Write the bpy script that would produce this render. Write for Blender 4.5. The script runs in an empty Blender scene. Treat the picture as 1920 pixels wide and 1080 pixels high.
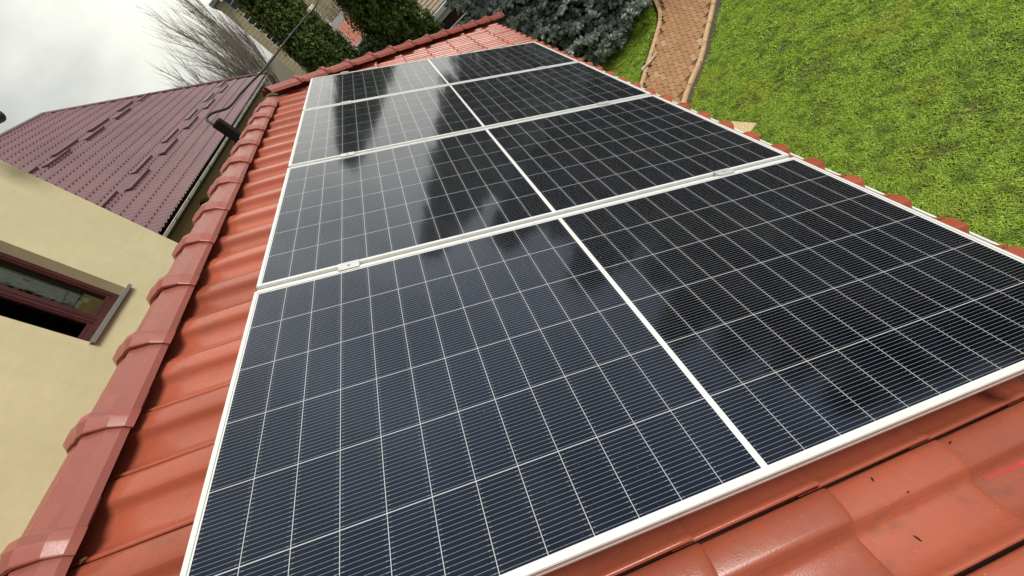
import bpy, bmesh, math, random
import numpy as np
from mathutils import Vector, Matrix

random.seed(7)
rng = np.random.default_rng(11)
R = math.radians
scene = bpy.context.scene
col = scene.collection

# ---------------------------------------------------------------- camera, world, sun, exposure
ZO = 4.2                                   # height of the panel field's upper near corner above the lawn
PITCH = R(35.0)
cam_d = bpy.data.cameras.new("camera")
cam_d.sensor_width = 36.0
cam_d.lens = 36.0 * 757.02 / 1920.0
cam_d.clip_start = 0.02
cam_d.clip_end = 2000.0
cam = bpy.data.objects.new("camera", cam_d)
col.objects.link(cam)
right = (0.72700713, -0.30729219, -0.61402944)
down = (-0.64765987, -0.6038812, -0.46461187)
fwd = (-0.22802923, 0.73545837, -0.63804675)
CAM = Vector((0.97949393, -1.2965212, 0.35422288 + ZO))
cam.matrix_world = Matrix((
    (right[0], -down[0], -fwd[0], CAM.x),
    (right[1], -down[1], -fwd[1], CAM.y),
    (right[2], -down[2], -fwd[2], CAM.z),
    (0, 0, 0, 1)))
scene.camera = cam

SUN_EL, SUN_AZ = R(50.0), R(101.0)          # azimuth from +Y towards +X
world = bpy.data.worlds.new("World")
scene.world = world
world.use_nodes = True
wn, wl = world.node_tree.nodes, world.node_tree.links
wn.clear()
w_out = wn.new("ShaderNodeOutputWorld")
w_bg = wn.new("ShaderNodeBackground")
w_sky = wn.new("ShaderNodeTexSky")
w_sky.sky_type = 'NISHITA'
w_sky.sun_disc = False
w_sky.sun_elevation = SUN_EL
w_sky.sun_rotation = SUN_AZ
w_sky.dust_density = 2.0
w_tc = wn.new("ShaderNodeTexCoord")
w_map = wn.new("ShaderNodeMapping")
w_map.inputs["Scale"].default_value = (1.0, 1.0, 2.2)
w_noise = wn.new("ShaderNodeTexNoise")
w_noise.inputs["Scale"].default_value = 2.3
w_noise.inputs["Detail"].default_value = 5.0
w_noise.inputs["Roughness"].default_value = 0.55
w_ramp = wn.new("ShaderNodeValToRGB")
w_ramp.color_ramp.elements[0].position = 0.36
w_ramp.color_ramp.elements[0].color = (4.4, 4.62, 4.62, 1)
w_ramp.color_ramp.elements[1].position = 0.60
w_ramp.color_ramp.elements[1].color = (6.5, 6.7, 6.45, 1)
# the thin bright part of the overcast (broad, smooth lobe of the cloud deck)
w_dot = wn.new("ShaderNodeVectorMath"); w_dot.operation = 'DOT_PRODUCT'
GA, GE = R(14.0), R(27.0)
w_dot.inputs[1].default_value = (math.sin(GA) * math.cos(GE), math.cos(GA) * math.cos(GE), math.sin(GE))
w_nrm = wn.new("ShaderNodeVectorMath"); w_nrm.operation = 'NORMALIZE'
wl.new(w_tc.outputs["Generated"], w_nrm.inputs[0]); wl.new(w_nrm.outputs[0], w_dot.inputs[0])
w_glow = wn.new("ShaderNodeValToRGB")
w_glow.color_ramp.interpolation = 'B_SPLINE'
ge = w_glow.color_ramp.elements
ge[0].position = 0.0; ge[0].color = (.165, .168, .172, 1)
ge[1].position = 1.0; ge[1].color = (.620, .590, .540, 1)
e_ = ge.new(0.42); e_.color = (.175, .177, .179, 1)
e_ = ge.new(0.72); e_.color = (.198, .198, .197, 1)
e_ = ge.new(0.88); e_.color = (.305, .294, .276, 1)
w_mul = wn.new("ShaderNodeMixRGB"); w_mul.blend_type = 'MULTIPLY'; w_mul.inputs[0].default_value = 1.0
w_gs = wn.new("ShaderNodeVectorMath"); w_gs.operation = 'SCALE'; w_gs.inputs["Scale"].default_value = 5.0
wl.new(w_glow.outputs[0], w_gs.inputs[0])
w_mix = wn.new("ShaderNodeMixRGB")
w_mix.inputs[0].default_value = 0.93
w_mr = wn.new("ShaderNodeMapRange"); w_mr.inputs[1].default_value = -0.6; w_mr.inputs[2].default_value = 1.0
wl.new(w_dot.outputs["Value"], w_mr.inputs[0]); wl.new(w_mr.outputs[0], w_glow.inputs[0])
wl.new(w_tc.outputs["Generated"], w_map.inputs["Vector"])
wl.new(w_map.outputs[0], w_noise.inputs["Vector"])
wl.new(w_noise.outputs[0], w_ramp.inputs[0])
wl.new(w_sky.outputs[0], w_mix.inputs[1])
wl.new(w_ramp.outputs[0], w_mul.inputs[1]); wl.new(w_gs.outputs[0], w_mul.inputs[2])
wl.new(w_mul.outputs[0], w_mix.inputs[2])
wl.new(w_mix.outputs[0], w_bg.inputs[0])
w_bg.inputs[1].default_value = 0.076
wl.new(w_bg.outputs[0], w_out.inputs[0])

sun_d = bpy.data.lights.new("sun", 'SUN')
sun_d.energy = 2.5
sun_d.angle = R(24.0)
sun_d.color = (1.0, 0.95, 0.88)
sun = bpy.data.objects.new("sun", sun_d)
col.objects.link(sun)
sv = Vector((math.sin(SUN_AZ) * math.cos(SUN_EL), math.cos(SUN_AZ) * math.cos(SUN_EL), math.sin(SUN_EL)))
sun.rotation_euler = sv.to_track_quat('Z', 'Y').to_euler()
sun.location = (0, 0, 30)

scene.view_settings.view_transform = 'Standard'
scene.view_settings.look = 'None'
scene.view_settings.exposure = 0.36
scene.view_settings.gamma = 1.0
scene.view_settings.use_curve_mapping = False

# ---------------------------------------------------------------- helpers
class MB:
    """collects verts and faces, builds ONE mesh object"""
    def __init__(s):
        s.v, s.f, s.sm, s.mi = [], [], [], []
    def add(s, vs, fs, smooth=False, mi=0):
        o = len(s.v)
        s.v += [tuple(p) for p in vs]
        for f in fs:
            s.f.append([i + o for i in f]); s.sm.append(smooth); s.mi.append(mi)
    def box(s, x0, x1, y0, y1, z0, z1, M=None, mi=0):
        vs = [(x, y, z) for z in (z0, z1) for y in (y0, y1) for x in (x0, x1)]
        if M is not None: vs = [M @ Vector(p) for p in vs]
        s.add(vs, [(0, 2, 3, 1), (4, 5, 7, 6), (0, 1, 5, 4), (2, 6, 7, 3), (0, 4, 6, 2), (1, 3, 7, 5)], mi=mi)
    def tube(s, pts, rad, n=6, smooth=True, cap=True):
        pts = [Vector(p) for p in pts]
        if not hasattr(rad, '__len__'): rad = [rad] * len(pts)
        vs, fs = [], []
        t0 = (pts[1] - pts[0]).normalized()
        a = t0.orthogonal().normalized()
        for i, p in enumerate(pts):
            t = (pts[min(i + 1, len(pts) - 1)] - pts[max(i - 1, 0)]).normalized()
            a = (a - t * a.dot(t)).normalized(); b = t.cross(a)
            for k in range(n):
                an = 2 * math.pi * k / n
                vs.append(p + (a * math.cos(an) + b * math.sin(an)) * rad[i])
        for i in range(len(pts) - 1):
            for k in range(n):
                k2 = (k + 1) % n
                fs.append((i * n + k, i * n + k2, (i + 1) * n + k2, (i + 1) * n + k))
        s.add(vs, fs, smooth)
        if cap:
            s.add(vs[:n][::-1], [tuple(range(n))]); s.add(vs[-n:], [tuple(range(n))])
    def build(s, name, mat, parent=None, bevel=0.0, M=None):
        me = bpy.data.meshes.new(name)
        me.from_pydata(s.v, [], s.f)
        me.polygons.foreach_set("use_smooth", s.sm)
        for m in (mat if isinstance(mat, (list, tuple)) else [mat]): me.materials.append(m)
        if isinstance(mat, (list, tuple)): me.polygons.foreach_set("material_index", s.mi)
        me.update()
        o = bpy.data.objects.new(name, me)
        col.objects.link(o)
        if parent is not None: o.parent = parent
        if M is not None: o.matrix_local = M
        if bevel:
            b = o.modifiers.new("bevel", 'BEVEL'); b.width = bevel; b.segments = 2; b.limit_method = 'ANGLE'; b.angle_limit = R(40)
        return o

def np_mesh(name, V, F, mat, parent=None, smooth=False, M=None):
    """fast mesh from arrays; F is (n,3) or (n,4)"""
    V = np.asarray(V, np.float32); F = np.asarray(F, np.int32); k = F.shape[1]
    me = bpy.data.meshes.new(name)
    me.vertices.add(len(V)); me.vertices.foreach_set("co", V.ravel())
    me.loops.add(F.size); me.loops.foreach_set("vertex_index", F.ravel())
    me.polygons.add(len(F))
    me.polygons.foreach_set("loop_start", np.arange(0, F.size, k, dtype=np.int32))
    if smooth: me.polygons.foreach_set("use_smooth", np.ones(len(F), bool))
    me.update(calc_edges=True); me.validate()
    me.materials.append(mat)
    o = bpy.data.objects.new(name, me); col.objects.link(o)
    if parent is not None: o.parent = parent
    if M is not None: o.matrix_local = M
    return o

def tag(o, label=None, cat=None, group=None, kind=None):
    if label: o["label"] = label
    if cat: o["category"] = cat
    if group: o["group"] = group
    if kind: o["kind"] = kind
    return o

def empty(name, loc=(0, 0, 0), rot=(0, 0, 0)):
    e = bpy.data.objects.new(name, None); e.location = loc; e.rotation_euler = rot
    e.empty_display_size = 0.2
    col.objects.link(e); return e

def thing(name, label, cat, loc=(0, 0, 0), rot=(0, 0, 0), group=None):
    return tag(empty(name, loc, rot), label, cat, group)

def copy_tree(o, parent=None):
    c = o.copy(); col.objects.link(c); c.parent = parent
    for ch in list(o.children): copy_tree(ch, c)
    return c

# ---------------------------------------------------------------- materials
class NT:
    def __init__(s, name):
        s.m = bpy.data.materials.new(name); s.m.use_nodes = True
        s.n, s.l = s.m.node_tree.nodes, s.m.node_tree.links
        s.b = s.n["Principled BSDF"]
    def node(s, t, **kw):
        x = s.n.new(t)
        for k, v in kw.items(): setattr(x, k, v)
        return x
    def math(s, op, a, b=None, c=None):
        x = s.n.new("ShaderNodeMath"); x.operation = op
        for i, q in enumerate((a, b, c)):
            if q is None: continue
            if isinstance(q, (int, float)): x.inputs[i].default_value = q
            else: s.l.new(q, x.inputs[i])
        return x.outputs[0]
    def mix(s, f, a, b, mode='MIX'):
        x = s.n.new("ShaderNodeMixRGB"); x.blend_type = mode
        for i, q in enumerate((f, a, b)):
            if isinstance(q, (int, float)): x.inputs[i].default_value = q
            elif isinstance(q, tuple): x.inputs[i].default_value = (*q[:3], 1)
            else: s.l.new(q, x.inputs[i])
        return x.outputs[0]
    def ramp(s, f, *stops):
        x = s.n.new("ShaderNodeValToRGB"); e = x.color_ramp.elements
        while len(e) < len(stops): e.new(0.5)
        for i, (p, c) in enumerate(stops):
            e[i].position = p; e[i].color = (*c[:3], 1) if isinstance(c, tuple) else (c, c, c, 1)
        s.l.new(f, x.inputs[0]); return x.outputs[0]
    def coord(s, kind="Object"):
        return s.n.new("ShaderNodeTexCoord").outputs[kind]
    def noise(s, scale, detail=4, rough=0.55, vec=None, stretch=None):
        x = s.n.new("ShaderNodeTexNoise")
        x.inputs["Scale"].default_value = scale; x.inputs["Detail"].default_value = detail; x.inputs["Roughness"].default_value = rough
        v = vec if vec is not None else s.coord()
        if stretch:
            m = s.n.new("ShaderNodeMapping"); m.inputs["Scale"].default_value = stretch
            s.l.new(v, m.inputs[0]); v = m.outputs[0]
        s.l.new(v, x.inputs["Vector"]); return x.outputs[0]
    def bump(s, h, strength, dist=0.01):
        x = s.n.new("ShaderNodeBump"); x.inputs["Strength"].default_value = strength; x.inputs["Distance"].default_value = dist
        s.l.new(h, x.inputs["Height"]); s.l.new(x.outputs[0], s.b.inputs["Normal"])
    def base(s, c):
        if isinstance(c, tuple): s.b.inputs["Base Color"].default_value = (*c[:3], 1)
        else: s.l.new(c, s.b.inputs["Base Color"])
    def rough(s, r):
        if isinstance(r, (int, float)): s.b.inputs["Roughness"].default_value = r
        else: s.l.new(r, s.b.inputs["Roughness"])

def plain(name, c, rough=0.5, var=0.15, scale=6.0, metal=0.0, bump=0.0, bscale=60.0, spec=None):
    t = NT(name)
    n = t.noise(scale)
    lo = tuple(x * (1 - var) for x in c); hi = tuple(min(1, x * (1 + var)) for x in c)
    t.base(t.ramp(n, (0.3, lo), (0.7, hi)))
    t.rough(rough); t.b.inputs["Metallic"].default_value = metal
    if spec is not None: t.b.inputs["Specular IOR Level"].default_value = spec
    if bump: t.bump(t.noise(bscale, 3), bump, 0.004)
    return t.m

def tile_mat(name, c, dirt=True):
    t = NT(name)
    big = t.noise(2.2, 5, 0.6); fine = t.noise(45, 4, 0.65)
    spk = t.noise(170, 2, 0.5)
    base = t.ramp(big, (0.3, tuple(x * 0.86 for x in c)), (0.72, tuple(x * 1.12 for x in c)))
    base = t.mix(t.math('MULTIPLY', t.ramp(fine, (0.42, 0.0), (0.75, 1.0)), 0.38), base, tuple(x * 0.7 + 0.01 for x in c))
    gi = t.node('ShaderNodeNewGeometry')
    base = t.mix(0.9, base, t.ramp(gi.outputs['Random Per Island'], (0.0, (0.80, 0.78, 0.76)), (0.5, (1.0, 1.0, 1.0)), (1.0, (1.10, 1.13, 1.16))), 'MULTIPLY')
    if dirt:
        sm = t.noise(9, 6, 0.7, stretch=(0.5, 1.6, 1))
        base = t.mix(t.math('MULTIPLY', t.ramp(sm, (0.57, 0.0), (0.74, 1.0)), 0.5), base, (0.11, 0.065, 0.045))
        base = t.mix(t.ramp(spk, (0.72, 0.0), (0.78, 0.55)), base, (0.5, 0.38, 0.3))
        base = t.mix(t.ramp(t.noise(70, 2, 0.5), (0.765, 0.0), (0.80, 0.6)), base, (0.05, 0.03, 0.02))
    t.base(base)
    t.rough(t.ramp(fine, (0.3, 0.19 if dirt else 0.30), (0.7, 0.31 if dirt else 0.42)))
    t.b.inputs["Specular IOR Level"].default_value = 0.5
    t.bump(t.noise(240, 2), 0.12, 0.002)
    return t.m

M_tile = tile_mat("terracotta_tile", (0.40, 0.100, 0.055))
M_cap = tile_mat("terracotta_cap", (0.34, 0.100, 0.078), dirt=False)
M_under = plain("roof_underlay", (0.05, 0.018, 0.012), 0.9)
M_alu = plain("white_anodised_frame", (0.70, 0.71, 0.69), 0.38, 0.05, 14, 0.0, 0.03, 200)
M_clamp = plain("aluminium_clamp", (0.60, 0.62, 0.61), 0.35, 0.08, 20, 0.25)
M_rail = plain("aluminium_rail", (0.55, 0.56, 0.56), 0.35, 0.1, 20, 0.6)
M_white = plain("white_metal", (0.75, 0.76, 0.75), 0.4, 0.08, 5)
M_black = plain("black_conduit", (0.008, 0.008, 0.009), 0.6, 0.3, 20, spec=0.2)
M_cable = plain("cable_black", (0.022, 0.024, 0.028), 0.5, 0.4, 8)
M_wood = plain("raw_timber", (0.62, 0.48, 0.26), 0.7, 0.25, 40)
M_twig = plain("grey_dry_wood", (0.36, 0.32, 0.28), 0.8, 0.4, 60)
M_moss = plain("mossy_mortar", (0.10, 0.088, 0.045), 0.95, 0.5, 40, bump=0.8)

def plaster(name, c):
    t = NT(name)
    a = t.noise(1.1, 4, 0.6); b = t.noise(9, 5, 0.6, stretch=(1, 0.5, 1.6)); f = t.noise(420, 3, 0.6)
    base = t.ramp(a, (0.3, tuple(x * 0.93 for x in c)), (0.7, tuple(x * 1.05 for x in c)))
    base = t.mix(t.math('MULTIPLY', t.ramp(b, (0.35, 0.0), (0.7, 1.0)), 0.26), base, tuple(x * 0.72 for x in c))
    st = t.noise(5, 5, 0.7, stretch=(1, 1.6, 0.12))
    base = t.mix(t.math('MULTIPLY', t.ramp(st, (0.52, 0.0), (0.75, 1.0)), 0.22), base, tuple(x * q for x, q in zip(c, (0.72, 0.68, 0.62))))
    base = t.mix(t.math('MULTIPLY', t.ramp(f, (0.35, 0.0), (0.7, 1.0)), 0.24), base, tuple(x * 0.66 for x in c))
    t.base(base); t.rough(0.9)
    t.bump(t.math('ADD', f, t.math('MULTIPLY', b, 0.6)), 0.35, 0.003)
    return t.m
M_plaster = plaster("beige_render", (0.66, 0.595, 0.36))
M_plaster_far = plaster("beige_render_far", (0.46, 0.37, 0.20))
M_reveal = plaster("beige_reveal", (0.50, 0.41, 0.24))
M_brown = plain("brown_upvc", (0.065, 0.018, 0.018), 0.35, 0.15, 12)
M_sill = plain("sill_metal", (0.26, 0.25, 0.23), 0.35, 0.1, 12, 0.3)
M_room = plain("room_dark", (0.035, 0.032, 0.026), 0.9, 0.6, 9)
M_curtain = plain("grey_green_cloth", (0.30, 0.33, 0.28), 0.9, 0.25, 12)
M_card = plain("cardboard", (0.52, 0.42, 0.17), 0.8, 0.12, 14)

def glass(name, tint=(0.75, 0.8, 0.75), refl=0.25):
    t = NT(name)
    tr = t.node("ShaderNodeBsdfTransparent"); tr.inputs[0].default_value = (*tint, 1)
    gl = t.node("ShaderNodeBsdfGlossy"); gl.inputs["Roughness"].default_value = 0.02
    gl.inputs[0].default_value = (0.9, 0.95, 0.9, 1)
    fr = t.node("ShaderNodeFresnel"); fr.inputs[0].default_value = 1.5
    mx = t.node("ShaderNodeMixShader")
    t.l.new(fr.outputs[0], mx.inputs[0]); t.l.new(tr.outputs[0], mx.inputs[1]); t.l.new(gl.outputs[0], mx.inputs[2])
    t.l.new(mx.outputs[0], t.n["Material Output"].inputs[0])
    return t.m
M_glass = glass("window_glass", (0.86, 0.88, 0.84))
M_darkglass = plain("dark_window_glass", (0.01, 0.014, 0.014), 0.06, 0.2, 2)

def translucent(t, colour, f):
    tl = t.node("ShaderNodeBsdfTranslucent"); t.l.new(colour, tl.inputs[0])
    mx = t.node("ShaderNodeMixShader"); mx.inputs[0].default_value = f
    t.l.new(t.b.outputs[0], mx.inputs[1]); t.l.new(tl.outputs[0], mx.inputs[2])
    t.l.new(mx.outputs[0], t.n["Material Output"].inputs[0])
def leafmat(name, c1, c2, c3, rough=0.6, trans=0.3, patch=0.55):
    t = NT(name)
    g = t.node("ShaderNodeNewGeometry")
    a = t.ramp(g.outputs["Random Per Island"], (0.0, c1), (0.55, c2), (1.0, c3))
    n = t.noise(1.6, 3)
    a = t.mix(t.ramp(n, (0.35, patch), (0.7, 0.0)), a, c1)
    t.base(a); t.rough(rough)
    t.b.inputs["Specular IOR Level"].default_value = 0.3
    translucent(t, a, trans)
    return t.m
M_thuja = leafmat("thuja_leaf", (0.030, 0.056, 0.010), (0.085, 0.140, 0.020), (0.200, 0.265, 0.045), patch=0.3)
M_yew = leafmat("yew_leaf", (0.010, 0.020, 0.006), (0.022, 0.040, 0.012), (0.05, 0.075, 0.022))
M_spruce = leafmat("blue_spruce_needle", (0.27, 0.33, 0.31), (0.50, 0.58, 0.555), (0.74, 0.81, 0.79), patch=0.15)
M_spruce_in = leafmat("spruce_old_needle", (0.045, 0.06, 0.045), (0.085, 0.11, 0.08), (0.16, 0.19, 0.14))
M_conifer = leafmat("offscreen_conifer_leaf", (0.010, 0.018, 0.006), (0.018, 0.032, 0.010), (0.035, 0.05, 0.016))
M_bark = plain("bark", (0.10, 0.075, 0.055), 0.9, 0.35, 14, bump=0.6)
M_barkgrey = plain("grey_twig_bark", (0.24, 0.205, 0.165), 0.9, 0.3, 3)
M_scrub = plain("dry_scrub", (0.15, 0.115, 0.075), 0.9, 0.45, 3)

def purple_mat():
    t = NT("wine_metal_tile")
    a = t.noise(0.6, 4)
    t.base(t.ramp(a, (0.3, (0.158, 0.080, 0.093)), (0.7, (0.195, 0.102, 0.115))))
    t.rough(0.44); t.b.inputs["Specular IOR Level"].default_value = 0.5
    return t.m
M_purple = purple_mat()
M_guard = plain("wine_snow_guard", (0.125, 0.058, 0.067), 0.45, 0.1, 3)
M_dark = plain("dark_metal", (0.03, 0.028, 0.03), 0.5, 0.2, 5)

# solar glass: cells, white gaps, wires -- all real markings of the panel, in its own coordinates
PL, PW, PP = 2.278, 1.0864, 1.1155          # length down the slope, width along the ridge, pitch
MU = (PL - (24 * .091 + 22 * .002 + .02)) / 2
CENTER = MU + 12 * .093 - .002
CGAP = .015
ROWP = .1763
MV = .016
def solar_mat():
    t = NT("solar_cells")
    sep = t.node("ShaderNodeSeparateXYZ"); t.l.new(t.coord(), sep.inputs[0])
    u, v = sep.outputs[0], sep.outputs[1]
    gt = lambda a, b: t.math('GREATER_THAN', a, b)
    lt = lambda a, b: t.math('LESS_THAN', a, b)
    mx = lambda a, b: t.math('MAXIMUM', a, b)
    mn = lambda a, b: t.math('MINIMUM', a, b)
    second = gt(u, CENTER + CGAP / 2)
    uu = t.math('SUBTRACT', t.math('SUBTRACT', u, MU), t.math('MULTIPLY', second, 12 * .093 - .002 + CGAP))
    fu = t.math('MULTIPLY', t.math('FRACT', t.math('DIVIDE', uu, .093)), .093)
    vv = t.math('SUBTRACT', v, MV)
    fv = t.math('MULTIPLY', t.math('FRACT', t.math('DIVIDE', vv, ROWP)), ROWP)
    gapu = gt(fu, .0915)
    gapv = gt(fv, ROWP - .0020)
    outside = mx(mx(lt(u, MU), gt(u, PL - MU - .003)), mx(lt(v, MV), gt(v, PW - MV)))
    cent = mn(gt(u, CENTER - .0005), lt(u, CENTER + CGAP))
    white = mx(mx(gapu, gapv), mx(outside, cent))
    fb = t.math('ABSOLUTE', t.math('SUBTRACT', t.math('FRACT', t.math('DIVIDE', fv, .0095)), .5))
    wire = lt(fb, .040)
    edge = mx(mn(gt(fu, .004), lt(fu, .0075)), mn(gt(fu, .083), lt(fu, .0865)))
    pad = mn(lt(fb, .085), edge)
    thick = mn(lt(fb, .055), gt(t.math('ABSOLUTE', t.math('SUBTRACT', fu, .0453)), .0375))
    wirem = mx(mx(wire, pad), thick)
    # each cell a slightly different blue-black
    cu = t.math('FLOOR', t.math('DIVIDE', u, .093)); cv = t.math('FLOOR', t.math('DIVIDE', vv, ROWP))
    comb = t.node("ShaderNodeCombineXYZ"); t.l.new(cu, comb.inputs[0]); t.l.new(cv, comb.inputs[1])
    oi = t.node("ShaderNodeObjectInfo"); t.l.new(oi.outputs["Random"], comb.inputs[2])
    wnz = t.node("ShaderNodeTexWhiteNoise"); t.l.new(comb.outputs[0], wnz.inputs[0])
    cell = t.ramp(wnz.outputs[0], (0.0, (0.0018, 0.0026, 0.0050)), (0.6, (0.0024, 0.0034, 0.0066)), (1.0, (0.0030, 0.0046, 0.0092)))
    dust = t.noise(2.4, 7, 0.68)
    dustm = t.math('MULTIPLY', t.ramp(dust, (0.46, 0.0), (0.8, 1.0)), 0.028)
    drops = t.ramp(t.noise(210, 2, 0.5), (0.68, 0.0), (0.74, 1.0))
    dropm = t.math('MULTIPLY', drops, t.math('MULTIPLY', t.ramp(t.noise(1.9, 3), (0.52, 0.0), (0.64, 1.0)), 0.5))
    c = t.mix(t.math('MULTIPLY', wirem, 0.62), cell, (0.36, 0.38, 0.40))
    c = t.mix(mx(gapu, gapv), c, (0.50, 0.52, 0.52))
    c = t.mix(mx(outside, cent), c, (0.74, 0.76, 0.74))
    c = t.mix(dustm, c, (0.34, 0.33, 0.30))
    c = t.mix(dropm, c, (0.40, 0.40, 0.40))
    t.base(c)
    t.rough(t.math('ADD', t.math('MULTIPLY', t.ramp(dust, (0.35, 0.0), (0.8, 1.0)), 0.05), 0.068))
    t.b.inputs["IOR"].default_value = 1.5
    t.b.inputs["Specular IOR Level"].default_value = 0.5
    t.b.inputs["Specular Tint"].default_value = (0.62, 0.80, 1.25, 1)     # blue anti-reflection coating
    return t.m
M_solar = solar_mat()

# ---------------------------------------------------------------- ground, lawn, path
def ground_mat():
    t = NT("earth")
    a = t.noise(0.35, 5); b = t.noise(14, 5, 0.7)
    c = t.ramp(a, (0.35, (0.085, 0.062, 0.04)), (0.7, (0.10, 0.10, 0.045)))
    t.base(t.mix(t.math('MULTIPLY', b, 0.6), c, (0.045, 0.035, 0.022))); t.rough(1.0)
    t.bump(b, 0.8, 0.03); return t.m
g = MB(); g.add([(-500, -500, -0.03), (500, -500, -0.03), (500, 900, -0.03), (-500, 900, -0.03)], [(0, 1, 2, 3)])
tag(g.build("ground", ground_mat()), kind="structure")

RE = [(2.35, 3.35), (2.95, 4.02), (3.647, 4.636), (3.932, 4.841), (4.198, 5.017), (4.412, 5.193), (4.715, 5.493), (5.15, 5.897), (5.419, 6.161), (6.3, 7.05), (8.5, 9.4)]
LE = [(1.75, 4.4), (2.6, 5.15), (3.30, 5.68), (3.494, 5.855), (3.83, 6.17), (4.188, 6.494), (4.45, 6.74), (4.702, 6.981), (4.93, 7.28), (5.245, 7.947), (6.6, 10.6)]
path_poly = RE + LE[::-1]
def in_poly(x, y, poly):
    x = np.asarray(x); y = np.asarray(y); c = np.zeros(x.shape, bool); j = len(poly) - 1
    for i in range(len(poly)):
        xi, yi = poly[i]; xj, yj = poly[j]
        hit = ((yi > y) != (yj > y)) & (x < (xj - xi) * (y - yi) / (yj - yi + 1e-12) + xi)
        c ^= hit; j = i
    return c
def seg_dist(x, y, line):
    d = np.full(np.shape(x), 1e9)
    for (ax, ay), (bx, by) in zip(line[:-1], line[1:]):
        dx, dy = bx - ax, by - ay
        t = np.clip(((x - ax) * dx + (y - ay) * dy) / (dx * dx + dy * dy), 0, 1)
        d = np.minimum(d, np.hypot(x - ax - t * dx, y - ay - t * dy))
    return d

def lawn_mat():
    t = NT("lawn_soil")
    b = t.noise(30, 5, 0.7)
    t.base(t.ramp(b, (0.3, (0.060, 0.062, 0.022)), (0.7, (0.15, 0.17, 0.035)))); t.rough(1.0); t.bump(b, 0.8, 0.03)
    return t.m
lw = MB()
right_soil = [(2.35, 3.2), (2.98, 3.93), (3.675, 4.565), (4.08, 4.85), (4.43, 5.09), (4.90, 5.52), (5.45, 6.03), (6.37, 6.95), (8.6, 9.3)]
lw.add([(p[0], p[1], 0.0) for p in right_soil] + [(22, 12, 0.0), (22, -12, 0.0), (2.35, -12, 0.0)], [tuple(range(len(right_soil) + 3))[::-1]])
lw.add([(p[0] - 0.03, p[1] + 0.05, 0.0) for p in LE] + [(6.6, 16, 0.0), (1.5, 16, 0.0)], [tuple(range(len(LE) + 2))])
tag(lw.build("lawn", lawn_mat()), kind="structure")
so = MB()
so.add([(p[0], p[1], -0.004) for p in RE] + [(p[0] + .1, p[1] - .05, -0.004) for p in right_soil[::-1]], [tuple(range(len(RE) + len(right_soil)))[::-1]])
tag(so.build("soil_strip", plain("dark_soil", (0.085, 0.075, 0.045), 1.0, 0.5, 30, bump=0.8)), kind="structure")

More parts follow.
